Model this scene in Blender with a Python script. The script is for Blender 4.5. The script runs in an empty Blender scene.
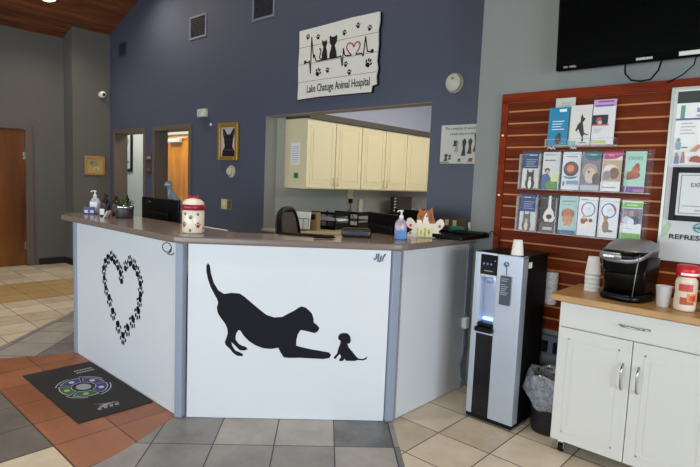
import bpy, bmesh, math, random
from mathutils import Vector, Matrix
random.seed(7)
sc = bpy.context.scene
C = sc.collection
PI = math.pi
R2 = 2 ** -.5

# ------------------------------------------------------------------ materials
def lin(h):
    h = h.lstrip('#')
    out = []
    for i in (0, 2, 4):
        c = int(h[i:i + 2], 16) / 255
        out.append(c / 12.92 if c <= .04045 else ((c + .055) / 1.055) ** 2.4)
    return out + [1.0]

_m = {}
def mat(h, rough=.5, metal=0.0, var=.06, scale=12.0, bump=0.0, spec=None, stretch=None, name=None, coat=0.0):
    key = (h, rough, metal, var, scale, bump, spec, stretch, coat)
    if key in _m: return _m[key]
    m = bpy.data.materials.new(name or 'paint_' + h.strip('#')); m.use_nodes = True
    nt = m.node_tree; b = nt.nodes['Principled BSDF']
    b.inputs['Roughness'].default_value = rough; b.inputs['Metallic'].default_value = metal
    if spec is not None: b.inputs['Specular IOR Level'].default_value = spec
    if coat: b.inputs['Coat Weight'].default_value = coat; b.inputs['Coat Roughness'].default_value = .08
    tc = nt.nodes.new('ShaderNodeTexCoord'); n = nt.nodes.new('ShaderNodeTexNoise')
    n.inputs['Scale'].default_value = scale; n.inputs['Detail'].default_value = 4
    mp = nt.nodes.new('ShaderNodeMapping')
    if stretch: mp.inputs['Scale'].default_value = stretch
    nt.links.new(tc.outputs['Object'], mp.inputs['Vector']); nt.links.new(mp.outputs['Vector'], n.inputs['Vector'])
    mx = nt.nodes.new('ShaderNodeMix'); mx.data_type = 'RGBA'
    c = lin(h)
    mx.inputs['A'].default_value = [v * (1 - var) for v in c[:3]] + [1]
    mx.inputs['B'].default_value = [min(1, v * (1 + var)) for v in c[:3]] + [1]
    nt.links.new(n.outputs['Fac'], mx.inputs['Factor']); nt.links.new(mx.outputs['Result'], b.inputs['Base Color'])
    if bump:
        bp = nt.nodes.new('ShaderNodeBump'); bp.inputs['Strength'].default_value = bump; bp.inputs['Distance'].default_value = .01
        nt.links.new(n.outputs['Fac'], bp.inputs['Height']); nt.links.new(bp.outputs['Normal'], b.inputs['Normal'])
    _m[key] = m
    return m

def wood(name, dark, light, scale=3.0, stretch=(1, 1, 12), rough=.45, bump=.1, coat=0.0, spec=.5):
    m = bpy.data.materials.new(name); m.use_nodes = True
    nt = m.node_tree; b = nt.nodes['Principled BSDF']; b.inputs['Roughness'].default_value = rough
    b.inputs['Specular IOR Level'].default_value = spec
    if coat: b.inputs['Coat Weight'].default_value = coat
    tc = nt.nodes.new('ShaderNodeTexCoord'); mp = nt.nodes.new('ShaderNodeMapping'); mp.inputs['Scale'].default_value = stretch
    n = nt.nodes.new('ShaderNodeTexNoise'); n.inputs['Scale'].default_value = scale; n.inputs['Detail'].default_value = 7; n.inputs['Distortion'].default_value = .6
    r = nt.nodes.new('ShaderNodeValToRGB'); r.color_ramp.elements[0].position = .32; r.color_ramp.elements[1].position = .7
    r.color_ramp.elements[0].color = lin(dark); r.color_ramp.elements[1].color = lin(light)
    nt.links.new(tc.outputs['Object'], mp.inputs['Vector']); nt.links.new(mp.outputs['Vector'], n.inputs['Vector'])
    nt.links.new(n.outputs['Fac'], r.inputs['Fac']); nt.links.new(r.outputs['Color'], b.inputs['Base Color'])
    if bump:
        bp = nt.nodes.new('ShaderNodeBump'); bp.inputs['Strength'].default_value = bump; bp.inputs['Distance'].default_value = .004
        nt.links.new(n.outputs['Fac'], bp.inputs['Height']); nt.links.new(bp.outputs['Normal'], b.inputs['Normal'])
    return m

def emit(name, h, s):
    m = bpy.data.materials.new(name); m.use_nodes = True
    b = m.node_tree.nodes['Principled BSDF']; b.inputs['Base Color'].default_value = lin(h)
    b.inputs['Emission Color'].default_value = lin(h); b.inputs['Emission Strength'].default_value = s
    return m

def clear(name, h='#ffffff', fac=.2, rough=.08, tint=None):
    """thin clear plastic: mostly see-through, a little glossy / milky"""
    m = bpy.data.materials.new(name); m.use_nodes = True
    nt = m.node_tree; b = nt.nodes['Principled BSDF']; b.inputs['Roughness'].default_value = rough; b.inputs['Base Color'].default_value = lin(h)
    t = nt.nodes.new('ShaderNodeBsdfTransparent'); t.inputs['Color'].default_value = lin(tint or '#ffffff')
    mx = nt.nodes.new('ShaderNodeMixShader')
    n = nt.nodes.new('ShaderNodeTexNoise'); n.inputs['Scale'].default_value = 25; n.inputs['Distortion'].default_value = 1
    mr = nt.nodes.new('ShaderNodeMapRange'); mr.inputs['From Min'].default_value = .3; mr.inputs['From Max'].default_value = .7
    mr.inputs['To Min'].default_value = fac * .6; mr.inputs['To Max'].default_value = min(1, fac * 1.5)
    tc = nt.nodes.new('ShaderNodeTexCoord'); nt.links.new(tc.outputs['Object'], n.inputs['Vector'])
    nt.links.new(n.outputs['Fac'], mr.inputs['Value']); nt.links.new(mr.outputs['Result'], mx.inputs['Fac'])
    nt.links.new(t.outputs['BSDF'], mx.inputs[1]); nt.links.new(b.outputs['BSDF'], mx.inputs[2])
    out = [x for x in nt.nodes if x.type == 'OUTPUT_MATERIAL'][0]
    nt.links.new(mx.outputs['Shader'], out.inputs['Surface'])
    return m

def tile_mat(name, c1, c2, grout, rot=0.0, off=(0, 0), s=.3302, rough=.38, gw=.011, strip=.55):
    """square ceramic tiles: grid in world x,y; every tile its own tint, mottled, with grout lines"""
    m = bpy.data.materials.new(name); m.use_nodes = True
    nt = m.node_tree; N = nt.nodes; L = nt.links; b = N['Principled BSDF']
    tc = N.new('ShaderNodeTexCoord')
    mp = N.new('ShaderNodeMapping'); mp.vector_type = 'TEXTURE'
    mp.inputs['Location'].default_value = (off[0], off[1], 0); mp.inputs['Rotation'].default_value = (0, 0, rot); mp.inputs['Scale'].default_value = (s, s, 1)
    L.new(tc.outputs['Object'], mp.inputs['Vector'])
    sx = N.new('ShaderNodeSeparateXYZ'); L.new(mp.outputs['Vector'], sx.inputs[0])
    def math_(op, a, bb=None):
        q = N.new('ShaderNodeMath'); q.operation = op
        for i, v in enumerate((a, bb)):
            if v is None: continue
            if isinstance(v, (int, float)): q.inputs[i].default_value = v
            else: L.new(v, q.inputs[i])
        return q.outputs[0]
    ds = []
    for ax in ('X', 'Y'):
        fr = math_('FRACT', sx.outputs[ax])
        ds.append(math_('MINIMUM', fr, math_('SUBTRACT', 1.0, fr)))
    d = math_('MINIMUM', ds[0], ds[1])
    g = math_('LESS_THAN', d, gw)
    cb = N.new('ShaderNodeCombineXYZ'); L.new(math_('FLOOR', sx.outputs['X']), cb.inputs[0]); L.new(math_('FLOOR', sx.outputs['Y']), cb.inputs[1])
    wn = N.new('ShaderNodeTexWhiteNoise'); wn.noise_dimensions = '2D'; L.new(cb.outputs[0], wn.inputs['Vector'])
    n = N.new('ShaderNodeTexNoise'); n.inputs['Scale'].default_value = 5; n.inputs['Detail'].default_value = 6; n.inputs['Roughness'].default_value = .65
    L.new(tc.outputs['Object'], n.inputs['Vector'])
    f = math_('ADD', math_('MULTIPLY', wn.outputs['Value'], strip), math_('MULTIPLY', math_('SUBTRACT', n.outputs['Fac'], .32), 1.5 * (1 - strip) + .5))
    mx = N.new('ShaderNodeMix'); mx.data_type = 'RGBA'; mx.clamp_factor = True
    mx.inputs['A'].default_value = lin(c1); mx.inputs['B'].default_value = lin(c2); L.new(f, mx.inputs['Factor'])
    mg = N.new('ShaderNodeMix'); mg.data_type = 'RGBA'; L.new(g, mg.inputs['Factor']); L.new(mx.outputs['Result'], mg.inputs['A']); mg.inputs['B'].default_value = lin(grout)
    L.new(mg.outputs['Result'], b.inputs['Base Color'])
    b.inputs['Roughness'].default_value = rough
    bp = N.new('ShaderNodeBump'); bp.inputs['Strength'].default_value = .35; bp.inputs['Distance'].default_value = .003
    L.new(math_('ADD', math_('MULTIPLY', g, -1.0), math_('MULTIPLY', n.outputs['Fac'], .4)), bp.inputs['Height']); L.new(bp.outputs['Normal'], b.inputs['Normal'])
    return m

def plank_mat(name, c1, c2, pw=.13, rough=.6):
    """ceiling boards running along world y, every board its own tint"""
    m = bpy.data.materials.new(name); m.use_nodes = True
    nt = m.node_tree; N = nt.nodes; L = nt.links; b = N['Principled BSDF']
    tc = N.new('ShaderNodeTexCoord'); sx = N.new('ShaderNodeSeparateXYZ'); L.new(tc.outputs['Object'], sx.inputs[0])
    def math_(op, a, bb=None):
        q = N.new('ShaderNodeMath'); q.operation = op
        for i, v in enumerate((a, bb)):
            if v is None: continue
            if isinstance(v, (int, float)): q.inputs[i].default_value = v
            else: L.new(v, q.inputs[i])
        return q.outputs[0]
    u = math_('DIVIDE', sx.outputs['X'], pw)
    fr = math_('FRACT', u); g = math_('LESS_THAN', fr, .05)
    wn = N.new('ShaderNodeTexWhiteNoise'); wn.noise_dimensions = '1D'; L.new(math_('FLOOR', u), wn.inputs['W'])
    mp = N.new('ShaderNodeMapping'); mp.inputs['Scale'].default_value = (14, 1.2, 1); L.new(tc.outputs['Object'], mp.inputs['Vector'])
    n = N.new('ShaderNodeTexNoise'); n.inputs['Scale'].default_value = 2; n.inputs['Detail'].default_value = 6; L.new(mp.outputs['Vector'], n.inputs['Vector'])
    f = math_('ADD', math_('MULTIPLY', wn.outputs['Value'], .5), math_('MULTIPLY', math_('SUBTRACT', n.outputs['Fac'], .3), 1.4))
    mx = N.new('ShaderNodeMix'); mx.data_type = 'RGBA'; mx.clamp_factor = True
    mx.inputs['A'].default_value = lin(c1); mx.inputs['B'].default_value = lin(c2); L.new(f, mx.inputs['Factor'])
    mg = N.new('ShaderNodeMix'); mg.data_type = 'RGBA'; L.new(g, mg.inputs['Factor']); L.new(mx.outputs['Result'], mg.inputs['A']); mg.inputs['B'].default_value = lin('#140a06')
    L.new(mg.outputs['Result'], b.inputs['Base Color']); b.inputs['Roughness'].default_value = rough
    return m

BLACK = mat('#050506', .4, spec=.2); BLACKM = mat('#0c0c0d', .6, spec=.15); CHROME = mat('#b8b8ba', .18, 1.0, .03)
WHITE = mat('#e4e6e6', .45, var=.02); WHITEP = mat('#e9ebea', .7, var=.02)

# ------------------------------------------------------------------ mesh builder
class MB:
    def __init__(self, M=None):
        self.bm = bmesh.new(); self.mats = []; self.M = M or Matrix()
    def idx(self, m):
        if m not in self.mats: self.mats.append(m)
        return self.mats.index(m)
    def merge(self, b, m, smooth=False, M=None):
        i = self.idx(m)
        bmesh.ops.recalc_face_normals(b, faces=b.faces)
        T = self.M @ M if M else self.M
        mp = {}
        for v in b.verts: mp[v] = self.bm.verts.new(T @ v.co)
        for f in b.faces:
            try: g = self.bm.faces.new([mp[v] for v in f.verts])
            except ValueError: continue
            g.material_index = i; g.smooth = smooth
        b.free(); return self
    def box(self, x0, x1, y0, y1, z0, z1, m, bev=0.0, seg=2, M=None):
        b = bmesh.new()
        bmesh.ops.create_cube(b, size=1)
        for v in b.verts:
            v.co = Vector((x0 + (x1 - x0) * (v.co.x + .5), y0 + (y1 - y0) * (v.co.y + .5), z0 + (z1 - z0) * (v.co.z + .5)))
        if bev: bmesh.ops.bevel(b, geom=b.edges[:] + b.verts[:], offset=bev, segments=seg, affect='EDGES', profile=.5)
        return self.merge(b, m, bool(bev) and seg > 2, M)
    def prism(self, pts, d0, d1, m, plane='xz', bev=0.0, M=None, smooth=False):
        """polygon in a plane pushed out between two depths"""
        b = bmesh.new()
        def P(p, d):
            if plane == 'xz': return (p[0], d, p[1])
            if plane == 'xy': return (p[0], p[1], d)
            return (d, p[0], p[1])
        a = [b.verts.new(P(p, d0)) for p in pts]; c = [b.verts.new(P(p, d1)) for p in pts]
        b.faces.new(a); b.faces.new(c[::-1]); n = len(pts)
        for i in range(n): b.faces.new([a[i], a[(i + 1) % n], c[(i + 1) % n], c[i]])
        if bev:
            es = [e for e in b.edges if (e.verts[0] in c) == (e.verts[1] in c)]
            b.normal_update(); bmesh.ops.bevel(b, geom=es, offset=bev, segments=2, affect='EDGES', profile=.5)
        b.normal_update(); bmesh.ops.triangulate(b, faces=[f for f in b.faces if len(f.verts) > 4])
        return self.merge(b, m, smooth, M)
    def lathe(self, prof, m, c=(0, 0, 0), seg=28, M=None, sx=1.0, sy=1.0):
        b = bmesh.new(); rings = []
        for r, z in prof:
            if r < 1e-5: rings.append([b.verts.new((c[0], c[1], c[2] + z))])
            else: rings.append([b.verts.new((c[0] + sx * r * math.cos(2 * PI * i / seg), c[1] + sy * r * math.sin(2 * PI * i / seg), c[2] + z)) for i in range(seg)])
        for A, B in zip(rings, rings[1:]):
            for i in range(seg):
                a0, a1 = A[i % len(A)], A[(i + 1) % len(A)]; b0, b1 = B[i % len(B)], B[(i + 1) % len(B)]
                f = []
                for v in (a0, a1, b1, b0):
                    if v not in f: f.append(v)
                if len(f) > 2:
                    try: b.faces.new(f)
                    except ValueError: pass
        return self.merge(b, m, True, M)
    def loft(self, rings, m, M=None, caps=True, smooth=True):
        """rings: lists of 3D points with the same count"""
        b = bmesh.new(); rr = [[b.verts.new(p) for p in r] for r in rings]; n = len(rr[0])
        for A, B in zip(rr, rr[1:]):
            for i in range(n): b.faces.new([A[i], A[(i + 1) % n], B[(i + 1) % n], B[i]])
        if caps: b.faces.new(rr[0]); b.faces.new(rr[-1][::-1])
        return self.merge(b, m, smooth, M)
    def tube(self, pts, r, m, seg=8, M=None, closed=False):
        pts = [Vector(p) for p in pts]; n = len(pts); rings = []
        rs = r if isinstance(r, (list, tuple)) else [r] * n
        up = Vector((0, 0, 1)); last = None
        for i, p in enumerate(pts):
            a = pts[(i - 1) % n] if closed or i else pts[0]; c = pts[(i + 1) % n] if closed or i < n - 1 else pts[-1]
            d = (c - a).normalized()
            s = last if last is not None else (d.cross(up) if abs(d.z) < .95 else d.cross(Vector((1, 0, 0))))
            s = (s - d * s.dot(d)).normalized(); last = s; t = d.cross(s)
            rings.append([p + (s * math.cos(2 * PI * k / seg) + t * math.sin(2 * PI * k / seg)) * rs[i] for k in range(seg)])
        if closed: rings.append(rings[0])
        return self.loft(rings, m, M, caps=not closed)
    def ell(self, c, r, m, M=None, seg=20):
        b = bmesh.new(); bmesh.ops.create_uvsphere(b, u_segments=seg, v_segments=max(6, seg // 2), radius=1)
        for v in b.verts: v.co = Vector((c[0] + v.co.x * r[0], c[1] + v.co.y * r[1], c[2] + v.co.z * r[2]))
        return self.merge(b, m, True, M)
    def text(self, s, size, m, M, align='CENTER', sx=1.0, ext=.0004, bold=0.0):
        cu = bpy.data.curves.new('lettering', 'FONT'); cu.body = s; cu.size = size; cu.align_x = align; cu.extrude = ext; cu.offset = bold
        cu.resolution_u = 2
        o = bpy.data.objects.new('lettering', cu); C.objects.link(o)
        dg = bpy.context.evaluated_depsgraph_get(); me = bpy.data.meshes.new_from_object(o.evaluated_get(dg))
        b = bmesh.new(); b.from_mesh(me)
        for v in b.verts: v.co.x *= sx
        bpy.data.objects.remove(o); bpy.data.curves.remove(cu); bpy.data.meshes.remove(me)
        return self.merge(b, m, False, M)
    def build(self, name, parent=None, loc=None, **kw):
        me = bpy.data.meshes.new(name); self.bm.to_mesh(me); self.bm.free()
        for m in self.mats: me.materials.append(m)
        o = bpy.data.objects.new(name, me); C.objects.link(o)
        if parent: o.parent = parent
        if loc: o.location = loc
        for k, v in kw.items(): o[k] = v
        return o

def thing(name, label, cat, loc=(0, 0, 0), rz=0.0, group=None, rx=0.0):
    o = bpy.data.objects.new(name, None); C.objects.link(o); o.empty_display_size = .1
    o.location = loc; o.rotation_euler = (rx, 0, rz); o['label'] = label; o['category'] = cat
    if group: o['group'] = group
    return o
def tag(o, label, cat, group=None):
    o['label'] = label; o['category'] = cat
    if group: o['group'] = group
    return o
def struct(name, mb): return mb.build(name, kind='structure')
def copy_tree(o, parent=None):
    c = o.copy(); C.objects.link(c)
    if parent: c.parent = parent
    for ch in list(o.children): copy_tree(ch, c)
    return c

XZ = Matrix(((1, 0, 0, 0), (0, 0, -1, 0), (0, 1, 0, 0), (0, 0, 0, 1)))     # text plane -> standing, facing -y
def at(x, y, z): return Matrix.Translation((x, y, z))

def flat(mb, items, W, H, x0=0., z0=0., y=0., step=.0004):
    """flat print facing -y: items in 0..1 of W x H, painted one over the other"""
    for k, it in enumerate(items):
        d = y - step * (k + 1); t = it[0]; m = mat(it[5] if t == 't' else it[-1], .4, var=.04, scale=60)
        if t == 'r': pts = [(it[1], it[2]), (it[3], it[2]), (it[3], it[4]), (it[1], it[4])]
        elif t == 'p': pts = it[1]
        elif t == 'e': pts = [(it[1] + it[3] * math.cos(a * PI / 9), it[2] + it[4] * math.sin(a * PI / 9)) for a in range(18)]
        elif t == 'o':
            n = 24; rx, rz, w = it[3], it[4], it[5]
            b = bmesh.new()
            A = [b.verts.new((x0 + W * (it[1] + rx * math.cos(a * 2 * PI / n)), d, z0 + H * (it[2] + rz * math.sin(a * 2 * PI / n)))) for a in range(n)]
            B = [b.verts.new((x0 + W * (it[1] + rx * w * math.cos(a * 2 * PI / n)), d, z0 + H * (it[2] + rz * w * math.sin(a * 2 * PI / n)))) for a in range(n)]
            for a in range(n): b.faces.new([A[a], A[(a + 1) % n], B[(a + 1) % n], B[a]])
            mb.merge(b, m); continue
        elif t == 't':
            mb.text(it[4], it[3] * H, m, at(x0 + W * it[1], d, z0 + H * it[2]) @ XZ, 'CENTER', it[6] if len(it) > 6 else 1.0, 0, 0); continue
        b = bmesh.new(); vs = [b.verts.new((x0 + W * p[0], d, z0 + H * p[1])) for p in pts]
        b.faces.new(vs)
        b.normal_update()
        if len(pts) > 4: bmesh.ops.triangulate(b, faces=b.faces[:])
        mb.merge(b, m)

def paw(mb, x, z, s, ang, m, y0, y1, sx=1.0):
    """paw print: one pad and four toes, in the xz plane"""
    c, sn = math.cos(ang), math.sin(ang)
    def E(cx, cz, rx, rz, tilt=0):
        pts = []
        for k in range(14):
            a = 2 * PI * k / 14; px, pz = rx * math.cos(a), rz * math.sin(a)
            px, pz = px * math.cos(tilt) - pz * math.sin(tilt), px * math.sin(tilt) + pz * math.cos(tilt)
            px, pz = px + cx, pz + cz
            pts.append((x + s * sx * (px * c - pz * sn), z + s * (px * sn + pz * c)))
        mb.prism(pts, y0, y1, m)
    E(0, -.18, .3, .24); E(-.14, -.28, .14, .14); E(.14, -.28, .14, .14)
    E(-.38, .08, .1, .16, .4); E(-.14, .32, .11, .18, .1); E(.14, .32, .11, .18, -.1); E(.38, .08, .1, .16, -.4)

# ------------------------------------------------------------------ camera
cam = bpy.data.cameras.new('camera'); co = bpy.data.objects.new('camera', cam); C.objects.link(co); sc.camera = co
cam.sensor_width = 36; cam.lens = 528.6 * 36 / 700; cam.clip_start = .05
yaw, pit, rol = map(math.radians, (42.285, 5.530, 2.367))
f = Vector((-math.sin(yaw) * math.cos(pit), math.cos(yaw) * math.cos(pit), -math.sin(pit))); r = Vector((math.cos(yaw), math.sin(yaw), 0)); u = r.cross(f)
r2 = math.cos(rol) * r + math.sin(rol) * u; u2 = -math.sin(rol) * r + math.cos(rol) * u
co.matrix_world = Matrix(((r2.x, u2.x, -f.x, 0), (r2.y, u2.y, -f.y, 0), (r2.z, u2.z, -f.z, 1.45), (0, 0, 0, 1)))

# ------------------------------------------------------------------ setting
s = .3302; GX, GY = -3.2448, .9506
def G(i, j): return (GX + i * s, GY + j * s)
XL, XR, YN, YB, YG = -8.87, 4.5, -3.6, 3.65, 3.38
RX, RZ = -1.6, 3.44 + .35 * (8.87 - 1.6)
def roof(x): return 3.44 + .35 * (x + 8.87) if x <= RX else RZ - .35 * (x - RX)

beige = tile_mat('beige_ceramic_tile', '#aa9e89', '#ded3bf', '#4a4138', 0, (GX, GY))
tan = tile_mat('tan_ceramic_tile', '#a48a5c', '#c2a774', '#5a4c36', 0, (GX, GY), strip=.3)
grey45 = tile_mat('slate_grey_tile', '#3c434d', '#a5a19c', '#2c2825', PI / 4, (-2.3664, 1.5646), strip=.75)
grey0 = tile_mat('slate_grey_tile_straight', '#4c4a48', '#7a7672', '#2e2825', 0, (GX, GY))
terra = tile_mat('terracotta_tile', '#764329', '#9c6646', '#452a1d', 0, (GX, GY))
fl = MB()
fl.box(-13, 5, -4, 8.2, -.12, 0, beige)
def region(pts, z, m): fl.prism(pts, z - .0005, z, m, 'xy')
region([(-7.535, -3.6), (-6.49, -3.6), (-6.49, 3.65), (-7.535, 3.65)], .0006, tan)
region([G(-9.6, 5.5), G(-4.98, .77), G(-4.2, 0), G(-3, 0), G(-3, 5.5)], .0012, grey45)
region([G(1.0, 1.2), G(1.3, 1.9), G(4.15, 4.75), G(6.6, 2.3), G(3.0, -1.3), G(2.0, 0)], .0012, grey45)
region([G(-9, -3), G(1.0, -3), G(1.0, 0), G(-9, 0)], .0014, grey0)
region([G(-4.35, 0), G(2.03, 0), G(2.02, .18), G(1.93, .56), G(1.77, .98), G(1.53, 1.47), G(1.3, 1.97), G(-3.38, 1.97), G(-3.79, 1.01), G(-4.03, .53)], .0020, terra)
struct('floor', fl)

plank = plank_mat('stained_ceiling_boards', '#26120a', '#94542a')
ce = MB()
ce.prism([(XL - .2, roof(XL - .2)), (RX, RZ), (RX, RZ + .1), (XL - .2, roof(XL - .2) + .1)], YN - .1, YB + .1, plank)
ce.prism([(RX, RZ), (XR + .2, roof(XR + .2)), (XR + .2, roof(XR + .2) + .1), (RX, RZ + .1)], YN - .1, YB + .1, plank)
struct('ceiling', ce)

grey_wall = mat('#5e5d59', .8, var=.03, bump=.04, scale=40)
blue_wall = mat('#4a5062', .42, var=.03, bump=.03, scale=40)
cool_wall = mat('#7f8583', .7, var=.03, bump=.03, scale=40)
pale_wall = mat('#bfc4ba', .8, var=.02)
office_wall = mat('#a3a59e', .8, var=.02)

def wall_x(mb, x0, x1, ya, yb, z1, holes, m, z0=0.0):
    """wall along x between depths ya, yb up to z1, with rectangular holes (x0, x1, z0, z1)"""
    xs = sorted({x0, x1} | {v for h in holes for v in h[:2]}); zs = sorted({z0, z1} | {v for h in holes for v in h[2:]})
    for a, b in zip(xs, xs[1:]):
        for c, d in zip(zs, zs[1:]):
            mx, mz = (a + b) / 2, (c + d) / 2
            if any(h[0] < mx < h[1] and h[2] < mz < h[3] for h in holes): continue
            mb.box(a, b, ya, yb, c, d, m)

D1, D2 = (-8.33, -7.37), (-7.07, -6.15)          # clear door openings in the blue wall
SO = (-4.62, -2.48, .88, 2.126)                   # service opening
wb = MB()
wall_x(wb, XL, -1.91, YB, YB + .13, 2.2, [(D1[0], D1[1], 0, 2.06), (D2[0], D2[1], 0, 2.06), SO], blue_wall)
wb.prism([(XL, 2.2), (-1.91, 2.2), (-1.91, roof(-1.91) + .02), (XL, roof(XL) + .02)], YB, YB + .13, blue_wall)
struct('wall_back', wb)
wg = MB(); wg.prism([(-1.91, 0), (XR, 0), (XR, roof(XR) + .02), (RX, RZ + .02), (-1.91, roof(-1.91) + .02)], YG, YG + .4, cool_wall)
struct('wall_right', wg)
wl = MB(); wl.box(XL - .12, XL, YN, 2.20, 0, 3.46, grey_wall); wl.box(XL - .12, XL, 2.20, 2.62, 2.05, 3.46, grey_wall); wl.box(XL - .12, XL, 2.62, YB + .1, 0, 3.46, grey_wall)
wl.box(XL - .12, XL, 1.5, 1.62, 0, 3.46, grey_wall)
struct('wall_left', wl)
wa = MB(); wa.prism([(XL, 0), (-8.52, 0), (-8.52, roof(-8.52) + .02), (XL, roof(XL) + .02)], 3.1, YB, grey_wall); struct('wall_corner', wa)
# wall behind the camera with three tall windows, wall on the camera's right with one
WN = [(-7.6, -4.9, .3, 2.5), (-4.2, -1.5, .3, 2.5), (-.8, 1.9, .3, 2.5)]
wf = MB(); wall_x(wf, XL, XR, YN - .12, YN, 3.0, WN, grey_wall)
wf.prism([(XL, 3.0), (XR, 3.0), (XR, roof(XR)), (RX, RZ), (XL, roof(XL))], YN - .12, YN, grey_wall); struct('wall_front', wf)
we = MB()
for a, b, c, d in ((YN, -2.4, 0, 3.7), (2.0, YG + .4, 0, 3.7), (-2.4, 2.0, 0, .3), (-2.4, 2.0, 2.4, 3.7)): we.box(XR, XR + .12, a, b, c, d, grey_wall)
struct('wall_east', we)
frame_m = mat('#3b3a38', .4, .3)
for i, (a, b, c, d) in enumerate(WN + [None]):
    w = MB()
    if i < 3:
        w.box(a, b, YN - .09, YN - .03, c, c + .06, frame_m); w.box(a, b, YN - .09, YN - .03, d - .06, d, frame_m)
        for x in (a, (a + b) / 2 - .03, b - .06): w.box(x, x + .06, YN - .09, YN - .03, c + .06, d - .06, frame_m)
    w.build('window_%d' % (i + 1), kind='structure') if i < 3 else w.bm.free()
    if i == 2: break
w = MB(); w.box(XR + .03, XR + .09, -2.4, 2.0, .3, .36, frame_m); w.box(XR + .03, XR + .09, -2.4, 2.0, 2.34, 2.4, frame_m)
for y in (-2.4, -.23, 1.94): w.box(XR + .03, XR + .09, y, y + .06, .36, 2.34, frame_m)
w.build('window_4', kind='structure')
# baseboards
bbm = mat('#1c1816', .5)
b = MB(); b.box(XL, XL + .012, 2.72, 3.1, 0, .1, bbm); struct('baseboard_left', b)
b = MB(); b.box(XL + .012, -8.52, 3.088, 3.1, 0, .1, bbm); b.box(-8.52, -8.508, 3.088, YB, 0, .1, bbm); struct('baseboard_corner', b)
b = MB(); b.box(-6.08, -2.5, YB - .012, YB, 0, .1, bbm); struct('baseboard_back', b)

# left wooden door
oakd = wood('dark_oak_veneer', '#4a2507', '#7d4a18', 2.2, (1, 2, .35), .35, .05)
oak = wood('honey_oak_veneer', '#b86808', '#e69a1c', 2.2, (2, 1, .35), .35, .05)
tr_m = mat('#5f554d', .5, var=.03)
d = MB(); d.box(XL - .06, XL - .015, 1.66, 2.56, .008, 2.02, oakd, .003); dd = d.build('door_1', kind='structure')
k = MB(); k.box(XL - .015, XL - .004, 2.535, 2.56, 1.58, 1.70, CHROME, .002); k.build('hinge', dd)
k = MB(); k.box(XL - .015, XL - .004, 2.535, 2.56, .25, .37, CHROME, .002); k.build('hinge', dd)
t = MB()
t.box(XL - .12, XL + .02, 2.56, 2.66, 0, 2.08, tr_m, .004); t.box(XL - .12, XL + .02, 1.56, 1.66, 0, 2.08, tr_m, .004); t.box(XL - .12, XL + .0205, 1.561, 2.659, 2.021, 2.081, tr_m, .004)
struct('trim_1', t)
def door_frame(n, x0, x1):
    t = MB(); y0, y1 = YB - .02, YB + .19
    t.box(x0 - .05, x0 + .012, y0, y1, 0, 2.105, tr_m, .004); t.box(x1 - .012, x1 + .05, y0, y1, 0, 2.105, tr_m, .004)
    t.box(x0 + .012, x1 - .012, y0, y1, 2.045, 2.105, tr_m, .004)
    struct('trim_%d' % n, t)
door_frame(2, *D1); door_frame(3, *D2)

# corridor behind the two doorways
HY = 4.95
w = MB(); w.box(-12.5, -4.76, HY, HY + .1, 0, 2.6, pale_wall); w.box(-12.5, -12.4, YB + .13, HY, 0, 2.6, pale_wall)
struct('wall_corridor', w)
w = MB(); w.box(-12.5, -4.76, YB + .13, HY + .1, 2.6, 2.66, pale_wall); struct('ceiling_corridor', w)
# corridor door with closer
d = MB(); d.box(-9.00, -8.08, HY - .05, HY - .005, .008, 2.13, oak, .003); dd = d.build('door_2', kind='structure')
k = MB(); k.box(-8.92, -8.5, HY - .12, HY - .05, 2.02, 2.09, mat('#d7d8d2', .4), .01); k.build('door_closer', dd)
k = MB(); k.box(-8.62, -8.35, HY - .085, HY - .07, 2.09, 2.11, mat('#c9cac5', .4), .004); k.build('closer_arm', dd)
k = MB(); k.tube([(-8.15, HY - .05, 1.0), (-8.15, HY - .1, 1.0), (-8.27, HY - .1, 1.0)], .011, CHROME); k.build('door_handle', dd)
t = MB(); t.box(-9.09, -9.0, HY - .03, HY, 0, 2.16, mat('#141210', .5)); t.box(-9.0, -8.0, HY - .03, HY, 2.13, 2.17, tr_m); t.box(-8.08, -8.0, HY - .03, HY, 0, 2.13, tr_m); struct('trim_4', t)
# framed picture in the left room
p = thing('framed_picture', 'black framed picture on the pale wall seen through the doorway nearest the corner', 'picture', (-10.95, HY, 1.48))
k = MB(); W_, H_ = .92, .9
for a in ((0, .06, 0, H_), (W_ - .06, W_, 0, H_), (.06, W_ - .06, 0, .06), (.06, W_ - .06, H_ - .06, H_)): k.box(a[0] - W_ / 2, a[1] - W_ / 2, -.03, 0, a[2], a[3], BLACK, .003)
k.build('frame', p)
k = MB(); k.box(-W_ / 2 + .06, W_ / 2 - .06, -.012, 0, .06, H_ - .06, mat('#c9c7bd', .5))
flat(k, [('e', .3, .6, .12, .2, '#a08f8a'), ('e', .6, .5, .1, .25, '#8a8f95'), ('e', .8, .7, .08, .1, '#b07f70'), ('r', .55, .15, .9, .2, '#777777')], W_ - .12, H_ - .12, -W_ / 2 + .06, .06, -.0122)
k.build('print', p)

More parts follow.
